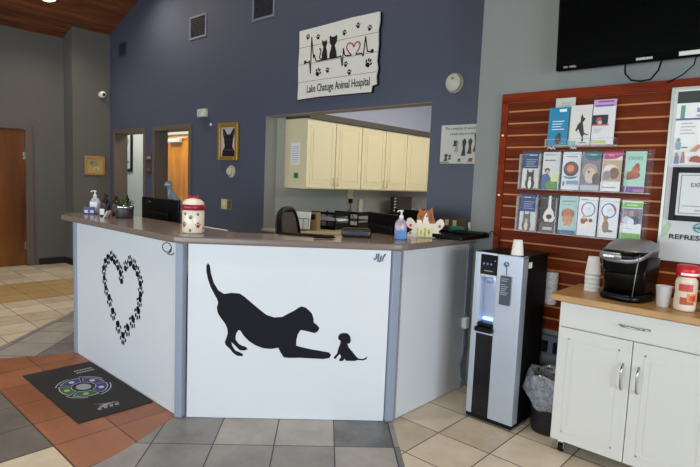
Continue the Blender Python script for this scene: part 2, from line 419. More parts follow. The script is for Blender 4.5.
# back office behind the service opening
w = MB(); w.box(-4.76, -4.62, YB + .13, 7.6, 0, 2.75, office_wall); struct('wall_office_left', w)
w = MB(); w.box(-4.62, 2.0, 7.5, 7.6, 0, 2.75, mat('#b9bcc6', .8)); struct('wall_office_far', w)
w = MB(); w.box(1.9, 2.0, YG + .4, 7.5, 0, 2.75, office_wall); struct('wall_office_right', w)
w = MB(); w.box(-4.62, 2.0, YB + .13, 7.6, 2.75, 2.82, mat('#c9ccd6', .8)); struct('ceiling_office', w)
t = MB(); lm_ = mat('#85867e', .8, var=.02)
t.box(SO[0], SO[0] + .004, YB + .002, YB + .16, SO[2] + .025, SO[3], lm_); t.box(SO[0] + .004, SO[1], YB + .002, YB + .14, SO[3] - .006, SO[3], mat('#8a7f74', .7)); t.box(SO[1] - .004, SO[1], YB + .002, YB + .13, SO[2] + .025, SO[3] - .006, lm_); struct('trim_7', t)
w = MB(); w.box(-4.62, -4.60, YB + .14, 7.5, 2.19, 2.75, mat('#c9cde0', .8, var=.01)); struct('wall_office_upper', w)  # same office wall above the cabinets, its lit look painted as a paler colour
t = MB(); t.box(SO[0], SO[1], YB - .03, YB + .16, SO[2], SO[2] + .025, mat('#a2967a', .4), .004); struct('trim_5', t)

# ------------------------------------------------------------------ reception counter
cream = mat('#ddd2ab', .45, var=.02); panel_m = mat('#d2d7dc', .42, var=.012, scale=4); post_m = mat('#8b95a6', .45, var=.03)
top_m = mat('#80726a', .22, var=.10, scale=160, coat=.3)
ctr = thing('reception_counter', 'angled reception counter with white painted fronts, grey posts and a taupe top', 'counter', (-2.785, 1.6, 0))
O3 = Vector((-2.785, 1.6, 0))
def rel(p): return (p[0] - O3.x, p[1] - O3.y)
k = MB(); k.prism([rel(q) for q in ((-4.34, 1.6), (-2.83, 1.6), (-2.83, 1.63), (-4.34, 1.63))], .004, 1.058, panel_m, 'xy'); pl = k.build('front_panel', ctr, label='white panel with the paw print heart')
F45 = Matrix(((R2, R2, 0, 0), (R2, -R2, 0, 0), (0, 0, 1, 0), (0, 0, 0, 1))) # x along panel, y out towards the room
F45 = Matrix(((R2, -R2, 0, 0), (R2, R2, 0, 0), (0, 0, 1, 0), (0, 0, 0, 1))) # proper rotation: local -y faces the room
k = MB(F45); k.box(.045, 1.235, 0, .03, .004, 1.058, panel_m); pm_ = k.build('front_panel', ctr, label='white panel with the dog and puppy')
k = MB(); k.box(.875, .905, .955, 1.73, .004, 1.058, mat('#cfd3d8', .42, var=.012, scale=4)); k.build('front_panel', ctr, label='plain white panel beside the water dispenser')
k = MB(); k.box(-1.585, -1.555, .03, .45, .004, 1.058, panel_m); k.build('end_panel', ctr)
for a in (-1.60, ):
    k = MB(); k.box(a, a + .05, -.014, .03, .004, 1.058, post_m, .006); k.build('post', ctr)
def post45(x, y, ang):
    k = MB(at(x, y, 0) @ Matrix.Rotation(ang, 4, 'Z')); k.box(-.026, .026, -.014, .03, .004, 1.058, post_m, .005); k.build('post', ctr)
post45(.0, .0, math.radians(22.5)); post45(.895, .9, math.radians(67.5))
k = MB(); k.box(.86, .915, 1.71, 1.77, .004, 1.058, post_m, .006); k.build('post', ctr)
outl = [(-4.56, 1.565), (-2.87, 1.565), (-2.81, 1.572), (-2.76, 1.595), (-1.885, 2.47), (-1.862, 2.51), (-1.855, 2.56), (-1.855, 3.375), (-2.36, 3.375), (-2.36, 2.43), (-2.80, 2.0), (-4.72, 2.0), (-4.72, 1.9), (-4.66, 1.66)]
k = MB(); k.prism([rel(q) for q in outl], 1.06, 1.10, top_m, 'xy', bev=.010); k.build('countertop', ctr)
# dog and puppy silhouettes, paw heart, marks
DOG = [(0.159, 0.945), (0.171, 0.929), (0.177, 0.886), (0.194, 0.83), (0.222, 0.784), (0.256, 0.764), (0.302, 0.772), (0.348, 0.769), (0.376, 0.751), (0.419, 0.715), (0.47, 0.674), (0.508, 0.645), (0.555, 0.631), (0.602, 0.636), (0.639, 0.658), (0.67, 0.675), (0.694, 0.693), (0.714, 0.703), (0.74, 0.696), (0.763, 0.677), (0.779, 0.659), (0.788, 0.63), (0.79, 0.607), (0.811, 0.592), (0.825, 0.574), (0.817, 0.554), (0.798, 0.542), (0.768, 0.549), (0.736, 0.556), (0.713, 0.559), (0.697, 0.531), (0.69, 0.496), (0.69, 0.463), (0.72, 0.454), (0.787, 0.441), (0.844, 0.433), (0.887, 0.426), (0.901, 0.411), (0.892, 0.391), (0.855, 0.384), (0.788, 0.386), (0.713, 0.388), (0.647, 0.385), (0.618, 0.388), (0.599, 0.416), (0.583, 0.447), (0.542, 0.438), (0.495, 0.441), (0.448, 0.457), (0.41, 0.481), (0.377, 0.513), (0.356, 0.545), (0.345, 0.548), (0.331, 0.525), (0.328, 0.492), (0.345, 0.467), (0.366, 0.454), (0.392, 0.446), (0.402, 0.432), (0.383, 0.424), (0.355, 0.425), (0.332, 0.448), (0.309, 0.47), (0.304, 0.474), (0.31, 0.451), (0.327, 0.424), (0.355, 0.412), (0.376, 0.401), (0.371, 0.389), (0.341, 0.39), (0.318, 0.405), (0.295, 0.433), (0.273, 0.452), (0.265, 0.471), (0.275, 0.5), (0.282, 0.529), (0.278, 0.558), (0.265, 0.586), (0.24, 0.618), (0.221, 0.648), (0.215, 0.68), (0.222, 0.712), (0.216, 0.731), (0.197, 0.764), (0.176, 0.805), (0.161, 0.848), (0.151, 0.894), (0.15, 0.928)]
PUP = [(0.94, 0.528), (0.949, 0.542), (0.972, 0.549), (0.996, 0.546), (1.012, 0.529), (1.017, 0.502), (1.012, 0.486), (0.997, 0.482), (1.004, 0.462), (1.024, 0.439), (1.05, 0.409), (1.065, 0.394), (1.092, 0.39), (1.111, 0.399), (1.122, 0.405), (1.115, 0.389), (1.093, 0.381), (1.064, 0.384), (1.047, 0.377), (0.998, 0.376), (0.988, 0.38), (0.984, 0.391), (0.975, 0.376), (0.954, 0.373), (0.95, 0.383), (0.962, 0.399), (0.954, 0.418), (0.939, 0.402), (0.931, 0.388), (0.915, 0.39), (0.921, 0.401), (0.937, 0.421), (0.943, 0.451), (0.952, 0.476), (0.955, 0.5), (0.941, 0.507)]
ink = mat('#12141c', .7, var=.05, spec=.2)
k = MB(F45); k.prism(DOG, -.0012, 0, ink); k.build('dog_silhouette', pm_)
k = MB(F45); k.prism(PUP, -.0012, 0, ink); k.build('puppy_silhouette', pm_)
JW = [(1.131, 1.007), (1.139, 0.998), (1.146, 1.008), (1.149, 1.032), (1.162, 1.035), (1.156, 0.989), (1.168, 0.986), (1.177, 1.024), (1.183, 0.99), (1.192, 1.021), (1.201, 1.036)]
k = MB(F45); k.tube([(x, -.002, z) for x, z in JW], .0038, mat('#1d2f6c', .5), 6); k.build('painted_initials', pm_)
HEART = [(0.816, 0.725), (0.805, 0.781), (0.761, 0.811), (0.713, 0.843), (0.664, 0.862), (0.606, 0.837), (0.562, 0.803), (0.534, 0.746), (0.545, 0.675), (0.572, 0.607), (0.627, 0.543), (0.684, 0.456), (0.767, 0.379), (0.841, 0.316), (0.905, 0.389), (0.982, 0.463), (1.056, 0.537), (1.082, 0.618), (1.098, 0.683), (1.094, 0.753), (1.054, 0.809), (1.004, 0.849), (0.946, 0.865), (0.884, 0.822)]
for i, (x, z) in enumerate(HEART):
    k = MB(at(-1.59, 0, 0)); low = z < .56
    if 5 <= i <= 12: ang = PI + .35          # going down on the left side
    elif i == 13: ang = PI
    elif 14 <= i <= 17: ang = PI - .5
    elif 18 <= i <= 20: ang = -.1
    else: ang = (-.3 if i % 2 else .3)
    paw(k, x, z, .1 if low else .082, ang, ink, -.0012, 0, .95); k.build('paw_print', pl)
CURL = [(1.488, 1.016), (1.46, 0.99), (1.429, 0.985), (1.395, 0.992), (1.38, 1.007), (1.383, 1.02), (1.40, 1.034), (1.43, 1.044), (1.465, 1.04), (1.488, 1.022), (1.486, 1.0), (1.465, .984), (1.44, .977), (1.49, .974), (1.52, .99)]
k = MB(at(-1.59, 0, 0)); k.tube([(x, -.002, z) for x, z in CURL], .003, mat('#30323a', .5), 6); k.build('painted_curl', pl)
# inner work desk, hidden behind the counter
dk = thing('work_desk', 'lower work surface running behind the left part of the reception counter', 'desk', (-3.7, 2.1, 0))
k = MB(); k.box(-1.0, .75, -.14, .42, .73, .76, mat('#a2967a', .4), .004); k.build('desktop', dk)
for x in (-.95, .7):
    k = MB(); k.box(x - .02, x + .02, -.12, .4, 0, .73, mat('#8b8474', .5)); k.build('side_panel', dk)
dk = thing('work_desk', 'lower work surface under the black monitors by the service opening', 'desk', (-2.42, 3.0, 0))
k = MB(); k.box(-.35, .17, -.35, .55, .73, .76, mat('#a2967a', .4), .004); k.build('desktop', dk)
for y in (-.32, .5):
    k = MB(); k.box(-.33, .15, y - .02, y + .02, 0, .73, mat('#8b8474', .5)); k.build('side_panel', dk)

# ------------------------------------------------------------------ things on the counter, left to right
def pump_bottle(label, loc, rz, liquid, lab, prof, capm, h, labbox, sx=1.0, sy=.6):
    t = thing('sanitizer_bottle', label, 'bottle', loc, rz)
    k = MB(); k.lathe(prof, liquid, sx=sx, sy=sy); k.build('bottle_body', t)
    k = MB(); k.box(-labbox[0], labbox[0], -labbox[1] - .001, -labbox[1], labbox[2], labbox[3], lab); k.build('bottle_label', t)
    z = prof[-1][1]
    k = MB(); k.lathe([(.0, z), (.014, z), (.014, z + .02), (.006, z + .025), (.006, z + .045), (.012, z + .046), (.012, z + .055), (0, z + .057)], capm)
    k.tube([(0, 0, z + .052), (-.02, -.012, z + .052), (-.028, -.016, z + .044)], .0045, capm); k.build('pump', t)
    return t
gel = clear('sanitizer_gel', '#cfd8e0', .75, .1, '#dfe8ef')
pump_bottle('clear pump sanitizer bottle in a blue printed holder at the far end of the counter', (-4.56, 1.83, 1.10), .7, gel, mat('#e9ecf0', .5),
            [(0, 0), (.04, .002), (.042, .01), (.042, .1), (.03, .125), (.012, .138)], WHITE, .2, (.032, .026, .03, .1))
k = MB(Matrix.Rotation(.7, 4, 'Z')); k.box(-.048, .048, -.04, -.034, 0, .062, mat('#3c4a78', .5), .002); k.box(-.048, .048, -.04, .034, 0, .004, mat('#3c4a78', .5))
flat(k, [('r', .1, .2, .9, .55, '#c9cfdb'), ('e', .5, .4, .12, .2, '#2d3c66')], .096, .062, -.048, 0, -.0402)
tag(k.build('card_holder', loc=(-4.535, 1.79, 1.10)), 'small blue printed card holder in front of the far pump bottle', 'holder')
brown = mat('#2c1a14', .25)
for i, (x, y, lab, h) in enumerate(((-4.45, 1.87, 'brown glass bottle next to the clear pump bottle', .17), (-4.32, 1.9, 'brown glass bottle next to the planter', .165))):
    t = thing('brown_bottle', lab, 'bottle', (x, y, 1.10))
    k = MB(); k.lathe([(0, 0), (.033, .002), (.035, .01), (.035, .1), (.028, .118), (.014, .13), (.013, h - .02)], brown); k.build('bottle_body', t)
    k = MB(); k.lathe([(0, h - .022), (.016, h - .022), (.016, h), (0, h + .001)], mat('#241814', .5)); k.build('cap', t)
t = thing('small_jar', 'small dark jar with a white label between the brown bottles', 'jar', (-4.29, 1.79, 1.10), .7)
k = MB(); k.lathe([(0, 0), (.03, .001), (.03, .07), (.026, .076), (.026, .09), (0, .092)], mat('#3a3432', .3)); k.build('jar_body', t)
k = MB(); k.box(-.018, .018, -.032, -.0305, .012, .06, WHITEP); k.build('jar_label', t)
k = MB(Matrix.Rotation(.7, 4, 'Z') @ Matrix.Rotation(.5, 4, 'Y')); k.box(-.006, .0, -.05, .01, 0.001, .06, WHITEP)
tag(k.build('place_card', loc=(-4.12, 1.74, 1.102)), 'little white card leaning on the counter before the planter', 'card')
# planter
t = thing('potted_plant', 'round dark planter with a silver rim and low green leaves on the counter', 'plant', (-4.08, 1.86, 1.10)); t.scale = (.78, .78, .9)
k = MB(); k.lathe([(0, 0), (.08, .002), (.084, .01), (.084, .085), (.084, .088), (.0, .088)], mat('#3a3b3d', .35)); k.build('pot', t)
k = MB(); k.lathe([(.0845, .082), (.087, .084), (.087, .108), (.08, .112), (.074, .105), (0, .104)], CHROME); k.build('rim', t)
k = MB(); gm = mat('#2f6b2c', .5, var=.25, scale=40); gm2 = mat('#1f4a22', .5, var=.25, scale=40)
for i in range(70):
    a = random.uniform(0, 2 * PI); rr = .08 * math.sqrt(random.random()); x, y = rr * math.cos(a), rr * math.sin(a); z = .108 + random.uniform(.0, .045) * (1 - rr * 5) + .01
    L_ = random.uniform(.025, .045); M_ = at(x, y, z) @ Matrix.Rotation(random.uniform(0, 6.28), 4, 'Z') @ Matrix.Rotation(random.uniform(-.9, .2), 4, 'Y')
    b = bmesh.new(); pts = [(0, 0, 0), (L_ * .35, .01, .004), (L_, 0, 0), (L_ * .35, -.01, .004)]
    b.faces.new([b.verts.new(p) for p in pts]); k.merge(b, gm if i % 3 else gm2, False, M_)
    k.tube([(x, y, .1), (x, y, z)], .0012, gm2, 4)
k.build('foliage', t)
t = thing('small_bottle', 'small clear bottle with a black cap behind the planter', 'bottle', (-4.18, 1.93, 1.10))
k = MB(); k.lathe([(0, 0), (.026, .001), (.028, .01), (.028, .09), (.018, .115), (.01, .12)], clear('clear_bottle', '#cfd2cc', .7)); k.build('bottle_body', t)
k = MB(); k.lathe([(0, .118), (.013, .118), (.013, .15), (.005, .153), (.005, .175), (0, .176)], BLACKM); k.build('cap', t)
# monitor seen from behind
t = thing('computer_monitor', 'black computer monitor seen from behind, left of the treat jar', 'monitor', (-4.25, 2.25, .772), math.radians(0))
k = MB(); k.box(-.32, .31, -.012, .012, .14, .475, BLACK, .006); k.box(-.31, .30, -.014, -.012, .15, .465, BLACKM)
k.box(-.18, .18, -.045, -.012, .17, .36, BLACKM, .015)
for i in range(9): k.box(-.16, .16, -.0465, -.045, .34 - i * .008, .3435 - i * .008, BLACK)
k.build('screen_housing', t)
k = MB(); k.box(-.25, .25, .012, .0125, .16, .455, mat('#050608', .1)); k.build('screen', t)
k = MB(); k.text('acer', .03, mat('#77797c', .4), at(-.17, -.0152, .432) @ XZ); k.build('maker_mark', t)
k = MB(); k.box(-.03, .03, -.06, -.02, .03, .25, BLACKM, .01); k.build('stand_neck', t)
k = MB(); k.lathe([(0, 0), (.11, 0), (.11, .008), (.03, .018), (0, .02)], BLACKM, sy=.75, c=(0, -.03, 0)); k.build('stand_base', t)
# figurine on a box behind the monitor
k = MB(); k.box(-.13, .13, -.1, .1, 0, .36, mat('#5b5d61', .5), .006); k.box(-.11, .11, -.101, -.1, .03, .16, mat('#4b4d51', .5)); k.box(-.11, .11, -.101, -.1, .19, .33, mat('#4b4d51', .5))
tag(k.build('desk_organizer', loc=(-4.36, 2.4, .76)), 'grey desktop box behind the monitor carrying the cat figurine', 'box')
glassm = mat('#7f929b', .15, .35, .15, scale=20)
t = thing('cat_figurine', 'blue-grey shiny figurine of a sitting cat standing above the monitor', 'figurine', (-4.36, 2.42, 1.12), .6)
k = MB(); P_ = [(.10, 0, .0, .045, .06), (.03, 0, .01, .09, .06), (.035, 0, .05, .082, .056), (.02, 0, .10, .062, .046), (-.005, 0, .145, .04, .034), (-.02, 0, .185, .024, .024), (-.03, 0, .215, .021, .022)]
def ring(cx, cy, z, rx, ry, n=18): return [(cx + rx * math.cos(2 * PI * i / n), cy + ry * math.sin(2 * PI * i / n), z) for i in range(n)]
k.loft([ring(a, b_, c, d_, e) for a, b_, c, d_, e in P_[1:]], glassm); k.build('body', t)
k = MB(); k.ell((-.04, 0, .245), (.036, .03, .03), glassm)
for sgn in (-1, 1): k.lathe([(.012, 0), (.0, .028)], glassm, (-.03, sgn * .018, .262), 8)
k.ell((-.068, 0, .236), (.014, .014, .011), glassm, seg=10); k.build('head', t)
k = MB(); k.tube([(.11, 0, .012), (.15, .02, .012), (.17, .0, .03), (.16, -.02, .05)], [.014, .012, .01, .007], glassm); k.build('tail', t)
# treat jar
jm = mat('#e6ddc9', .25, var=.02); rm = mat('#8c1e2c', .3)
t = thing('treat_jar', 'cream ceramic treat jar with red paw prints and a red-rimmed lid', 'jar', (-2.90, 1.75, 1.10), math.radians(42))
k = MB(); k.lathe([(0, 0), (.062, .001), (.066, .008), (.066, .145), (.062, .15), (0, .15)], jm, seg=40); jb = k.build('jar_body', t)
def on_cyl(x, z, s_, m, R=.0662, ang=0.0):
    b2 = MB(); paw(b2, 0, 0, s_, ang, m, -.0012, .0004)
    for v in b2.bm.verts:
        px, py, pz = v.co; th = x + px / R
        v.co = Vector(((R - py) * math.sin(th), -(R - py) * math.cos(th), z + pz))
    k.merge(b2.bm, m)
for th, z, sz, m in ((-.62, .055, .036, rm), (.72, .052, .036, rm), (.05, .1, .026, mat('#2a2320', .4)), (-.5, .118, .018, mat('#2a2320', .4)), (.7, .118, .018, mat('#2a2320', .4)), (.02, .02, .018, mat('#2a2320', .4)), (-1.3, .03, .018, rm), (1.4, .03, .018, rm), (2.2, .06, .036, rm), (-2.2, .06, .036, rm), (3.1, .1, .026, rm)):
    k = MB(); on_cyl(th, z, sz, m); k.build('paw_print', jb)
k = MB(); k.lathe([(.066, .141), (.071, .143), (.072, .17), (.066, .176)], rm, seg=40); k.build('red_band', t)
k = MB(); k.lathe([(.0, .168), (.067, .172), (.062, .19), (.045, .206), (.02, .213), (0, .214)], jm, seg=40); ld = k.build('lid', t)
k = MB(); k.tube([(-.024, 0, .218), (.024, 0, .218)], .009, rm)
for sx_ in (-.026, .026):
    for sz_ in (-.006, .006): k.ell((sx_, 0, .218 + sz_), (.011, .01, .01), rm, seg=10)
k.lathe([(.012, .208), (.012, .216), (0, .217)], rm); k.build('bone_knob', ld)
# white machine
t = thing('office_printer', 'low white office machine behind the counter beside the treat jar', 'printer', (-4.02, 2.56, 0))
k = MB(); k.box(-.32, .22, -.1, .1, .62, .955, WHITE, .012); k.box(-.32, .2, -.09, .09, .955, 1.0, WHITE, .015); k.build('printer_body', t)
k = MB(); k.box(-.33, .23, -.11, .11, 0, .62, mat('#8d8a84', .5), .004); k.box(-.31, .21, -.112, -.11, .05, .58, mat('#7d7a74', .5)); k.build('stand', t)

# sanitizer, dog sign, tray, handset on the right part
bluegel = clear('blue_gel', '#c4b2c6', .7, .08, '#d8c8dc')
pump_bottle('hand sanitizer with blue and pink gel and a white pump beside the dog sign', (-2.02, 2.70, 1.10), math.radians(42), bluegel, mat('#3f86c8', .4),
            [(0, 0), (.036, .002), (.039, .012), (.039, .095), (.03, .118), (.014, .132)], WHITE, .2, (.030, .024, .008, .06), 1.0, .62)
t = thing('dog_sign', 'small painted dog sign holding a bone with pale number blocks', 'sign', (-2.02, 2.97, 1.10), math.radians(36)); t.scale = (.9, 1, 1.12)
bone = mat('#d9d4c6', .5, var=.03)
k = MB()
BN = [(-.085, .045), (-.105, .03), (-.125, .02), (-.128, 0), (-.09, 0), (-.085, .0), (.085, .0), (.128, .0), (.125, .02), (.105, .03), (.1, .045), (.125, .06), (.14, .085), (.13, .108), (.11, .112), (.09, .1), (.075, .082), (-.075, .082), (-.09, .1), (-.11, .112), (-.13, .108), (-.14, .085), (-.125, .06)]
k.prism([(x * 1.05, z * 1.06 - (.002 if z > .01 else 0)) for x, z in BN], .006, .018, BLACKM); k.prism(BN, 0, .014, bone, bev=.003); k.build('bone_board', t)
k = MB(); hm = mat('#9c5826', .6, var=.2, scale=60)
HD = [(-.075, .08), (-.06, .105), (-.058, .13), (-.05, .15), (-.045, .178), (-.03, .158), (.0, .162), (.025, .158), (.045, .18), (.052, .15), (.058, .125), (.07, .1), (.078, .08)]
k.prism(HD, .001, .018, hm, bev=.003)
flat(k, [('p', [(-.02, .085), (.03, .085), (.02, .12), (.005, .15), (-.012, .12)], '#e7dccb'), ('e', -.045, .092, .02, .014, '#e7dccb'), ('e', -.068, .092, .009, .007, '#1b1512'), ('e', -.03, .125, .006, .006, '#141010'), ('e', .008, .128, .006, .006, '#141010'), ('p', [(.02, .1), (.055, .1), (.045, .15), (.03, .14)], '#7c3f1a')], 1, 1, 0, 0, .001)
k.build('dog_head', t)
k = MB(); ym = mat('#ddd99a', .5)
for x in (-.028, .03): k.box(x - .026, x + .026, -.016, 0, .004, .058, ym, .003)
k.text('1', .045, mat('#6b6a3a', .5), at(-.028, -.0172, .016) @ XZ); k.text('9', .045, mat('#6b6a3a', .5), at(.03, -.0172, .016) @ XZ); k.build('number_block', t)
k = MB(); flat(k, [('e', -.108, .07, .01, .009, '#b23a3a'), ('e', .108, .07, .01, .009, '#b23a3a'), ('e', -.108, .022, .01, .006, '#6b6a68'), ('e', .108, .022, .01, .006, '#6b6a68')], 1, 1, 0, 0, -.0002); k.build('painted_hearts', t)
# black tray
t = thing('serving_tray', 'large flat black tray lying on the counter end by the grey wall', 'tray', (-1.97, 3.20, 1.10), 0)
k = MB(); k.box(-.22, .21, -.19, .16, 0, .012, BLACK, .005); k.build('tray_base', t)
k = MB()
for a in ((-.23, .22, -.2, -.185), (-.23, .22, .155, .17), (-.23, -.215, -.185, .155), (.205, .22, -.185, .155)): k.box(*a, .004, .03, BLACK, .004)
k.build('tray_rim', t)
k = MB(at(-1.86, 3.27, 1.131) @ Matrix.Rotation(.2, 4, 'Z')); k.box(-.12, .12, -.08, .06, 0, .012, BLACKM, .004)
tag(k.build('flat_folder', ), 'flat black folder lying over the corner of the black tray', 'folder')
k = MB(at(-2.12, 3.50, 1.10)); 
# teal dish, small white cup on a narrow shelf behind the counter end
sh = MB(); sh.box(-2.42, -1.93, 3.50, YB - .001, 1.075, 1.10, mat('#8a8674', .5), .003); tag(sh.build('wall_shelf'), 'narrow ledge on the blue wall behind the black tray', 'shelf')
k = MB(at(-2.12, 3.57, 1.10)); k.box(-.06, .06, -.03, .03, 0, .045, mat('#3aa08c', .4), .006); tag(k.build('tissue_box'), 'small teal box on the narrow ledge by the blue wall', 'box')
t = thing('paper_cup', 'small white cup on the ledge next to the teal box', 'cup', (-2.01, 3.57, 1.10))
k = MB(); k.lathe([(0, 0), (.018, 0), (.026, .085), (.024, .085), (.017, .004), (0, .004)], WHITEP); k.build('cup_body', t)
# wall plate
t = thing('wall_outlet', 'brown wall plate with two white outlets low on the blue wall behind the tray', 'outlet', (-2.2, YB, 1.12))
k = MB(); k.box(-.12, .1, -.006, 0, .0, .085, mat('#6a5b46', .5), .002); k.build('plate', t)
for x in (-.07, .0): 
    k = MB(); k.box(x - .017, x + .017, -.009, -.006, .02, .065, WHITE, .002); k.build('socket', t)
# handset
t = thing('phone_handset', 'dark desk phone handset lying at the middle of the counter edge', 'phone', (-2.24, 2.53, 1.10), math.radians(42))
k = MB(); k.box(-.10, .09, -.035, .035, .002, .052, mat('#20242a', .3), .014, 3); k.box(-.085, .075, -.0365, -.03, .015, .035, mat('#3a4048', .25), .003); k.build('handset_body', t)
k = MB(); k.box(-.09, .08, -.02, .04, .052, .058, BLACK, .003); k.build('keypad', t)
k = MB(at(-2.46, 2.30, 1.101) @ Matrix.Rotation(math.radians(28), 4, 'Z')); k.prism([(-.2, .0), (-.1, -.035), (.15, -.025), (.17, .03), (.05, .05), (-.08, .04)], 0, .009, BLACKM, 'xy', bev=.003)
tag(k.build('pen_pouch'), 'flat black zip pouch lying beside the handset on the counter', 'pouch')
k = MB(at(-2.28, 2.28, 1.101) @ Matrix.Rotation(math.radians(62), 4, 'Z')); k.tube([(-.07, 0, .007), (.05, 0, .007), (.07, 0, .005)], [.006, .006, .002], BLACKM); tag(k.build('pen'), 'black pen on the counter just before the handset', 'pen')

def back_monitor(label, loc, rz, w, h, z0):
    t = thing('computer_monitor', label, 'monitor', loc, rz)
    k = MB(); k.box(-w / 2, w / 2, -.012, .012, z0, z0 + h, BLACK, .006); k.box(-w * .35, w * .35, -.04, -.012, z0 + .04, z0 + h - .08, BLACKM, .012); k.build('screen_housing', t)
    k = MB(); k.box(-.03, .03, -.05, -.015, .02, z0 + .1, BLACKM, .008); k.build('stand_neck', t)
    k = MB(); k.lathe([(0, 0), (.1, 0), (.1, .008), (.03, .016), (0, .017)], BLACKM, sy=.8); k.build('stand_base', t)
back_monitor('black computer monitor standing behind the handset', (-2.34, 2.93, .76), math.radians(-18), .42, .36, .12)
back_monitor('black computer monitor standing behind the hand sanitizer', (-2.40, 3.32, .76), math.radians(-20), .42, .36, .14)

# office chair
t = thing('office_chair', 'black office chair with a brown backrest standing behind the counter at the service opening', 'chair', (-3.21, 3.12, 0), math.radians(118))
k = MB(); 
k.loft([[(x * wd, y0 + (.02 * math.cos(x * 1.5)) + dy, z) for x, dy in [(-1 + .25 * i, 0) for i in range(9)] + [(1 - .25 * i, .05) for i in range(9)]] for z, wd, y0 in ((.58, .17, .2), (.7, .2, .21), (.95, .21, .24), (1.08, .2, .255), (1.15, .175, .26), (1.185, .13, .265))], mat('#4a3a30', .7)); k.build('backrest', t)
k = MB(); k.tube([(-.17, .22, .56)] + [(-.225 * math.copysign(abs(math.cos(a)) ** .55, math.cos(a)), .24 + .045 * math.sin(a), .78 + .42 * math.sin(a) ** .6) for a in [PI * i / 16 for i in range(17)]] + [(.17, .22, .56)], .024, BLACK); k.build('back_frame', t)
k = MB(); k.box(-.24, .24, -.24, .22, .44, .52, BLACKM, .03, 3); k.build('seat', t)
k = MB(); k.lathe([(0, .1), (.03, .1), (.03, .44), (0, .44)], BLACK); k.build('column', t)
for i in range(5):
    a = i * 2 * PI / 5; k = MB(); k.tube([(0, 0, .11), (.26 * math.cos(a), .26 * math.sin(a), .07)], [.025, .015], BLACK)
    k.ell((.26 * math.cos(a), .26 * math.sin(a), .03), (.028, .028, .03), BLACK, seg=12); k.build('leg', t)
for sgn in (-1, 1):
    k = MB(); k.tube([(sgn * .24, .1, .5), (sgn * .29, .1, .58), (sgn * .29, .1, .66)], .014, BLACK); k.box(sgn * .29 - .03, sgn * .29 + .03, -.12, .16, .66, .69, BLACK, .01); k.build('armrest', t)

# ------------------------------------------------------------------ back office furniture
SE = [3.934, 4.367, 4.842, 5.287, 5.751, 6.301]
def cab_unit(label, y0, y1, nd):
    t = thing('upper_cabinet', label, 'cabinet', (-4.62, y0, 1.36), group=None)
    k = MB(); k.box(0, .34, .001, y1 - y0 - .001, 0, .76, cream, .002); cb = k.build('carcass', t)
    w_ = (y1 - y0) / nd
    for i in range(nd):
        a, b_ = i * w_ + .006, (i + 1) * w_ - .006
        k = MB(); k.box(.341, .358, a, b_, .012, .748, cream, .003)
        ip = .06
        k.box(.358, .362, a + ip - .008, b_ - ip + .008, .012 + ip - .008, .012 + ip, cream); k.box(.358, .362, a + ip - .008, b_ - ip + .008, .748 - ip, .748 - ip + .008, cream)
        k.box(.358, .362, a + ip - .008, a + ip, .012 + ip, .748 - ip, cream); k.box(.358, .362, b_ - ip, b_ - ip + .008, .012 + ip, .748 - ip, cream)
        k.box(.358, .363, a + ip + .03, b_ - ip - .03, .012 + ip + .03, .748 - ip - .03, cream, .002)
        dr = k.build('door', t)
        hy = b_ - .03 if i % 2 == 0 else a + .03
        k = MB(); k.tube([(.36, hy, .04), (.378, hy, .045), (.378, hy, .12), (.36, hy, .125)], .005, mat('#c9c09a', .3, .4)); k.build('handle', dr)
cab_unit('cream upper cabinet with two doors nearest the service opening, papers on its side', SE[0], SE[2], 2)
cab_unit('cream upper cabinet with two doors in the middle of the run', SE[2], SE[4], 2)
cab_unit('cream upper cabinet at the far end of the run', SE[4], SE[4] + 1.1, 2)
k = MB(); k.box(-4.62, -4.235, SE[0] - .0, SE[4] + 1.12, 2.121, 2.185, mat('#4c4640', .6), .003); struct('trim_6', k)
k = MB(); k.box(-.07, .07, -.004, 0, 0, .24, WHITEP); 
flat(k, [('r', .1, .1 + .1 * i, .9, .13 + .1 * i, '#a9a9a9') for i in range(8)], .14, .24, -.07, 0, -.0042)
tag(k.build('paper_notice', loc=(-4.44, SE[0] - .0005, 1.62)), 'white paper notice on the side of the cream cabinet', 'paper')
k = MB(); k.box(-.035, .035, -.003, 0, 0, .06, mat('#2f8a55', .6)); flat(k, [('e', .5, .5, .25, .3, '#1d5c38')], .07, .06, -.035, 0, -.0032)
tag(k.build('green_note', loc=(-4.42, SE[0] - .0005, 1.47)), 'small green note under the paper notice on the cream cabinet', 'note')
# base counter
t = thing('base_cabinet', 'tan topped counter running under the cream upper cabinets', 'counter', (-4.62, 3.85, 0))
k = MB(); k.box(0.005, .58, 0, 3.2, 0, .87, cream); k.build('carcass', t)
k = MB(); k.box(0.005, .62, -.02, 3.22, .87, .90, mat('#b3a67f', .4), .004); k.build('worktop', t)
# letter trays
for y, lab in ((4.45, 'black letter tray with white papers under the cream cabinets'), (4.84, 'second black letter tray, further along the tan counter')):
    t = thing('letter_tray', lab, 'tray', (-4.36, y, .90), math.radians(10))
    k = MB()
    for z in (0, .09, .17):
        k.box(-.17, .17, -.16, .16, z, z + .006, BLACK)
    for x, y_ in ((-.165, -.155), (.165, -.155), (-.165, .155), (.165, .155)): k.box(x - .006, x + .006, y_ - .006, y_ + .006, 0, .2, BLACK)
    k.box(-.17, .17, -.16, -.155, 0, .04, BLACK); k.box(.165, .17, -.16, .16, 0, .075, BLACK); k.box(.165, .17, -.16, .16, .15, .2, BLACK); k.box(-.17, .17, -.16, -.155, .17, .2, BLACK)
    k.build('tray_rack', t)
k = MB(at(-4.34, 4.45, .9985) @ Matrix.Rotation(.3, 4, 'Z')); k.prism([(-.14, 0), (.15, 0), (.15, .01), (.02, .055), (-.14, .02)], -.13, .13, WHITEP)
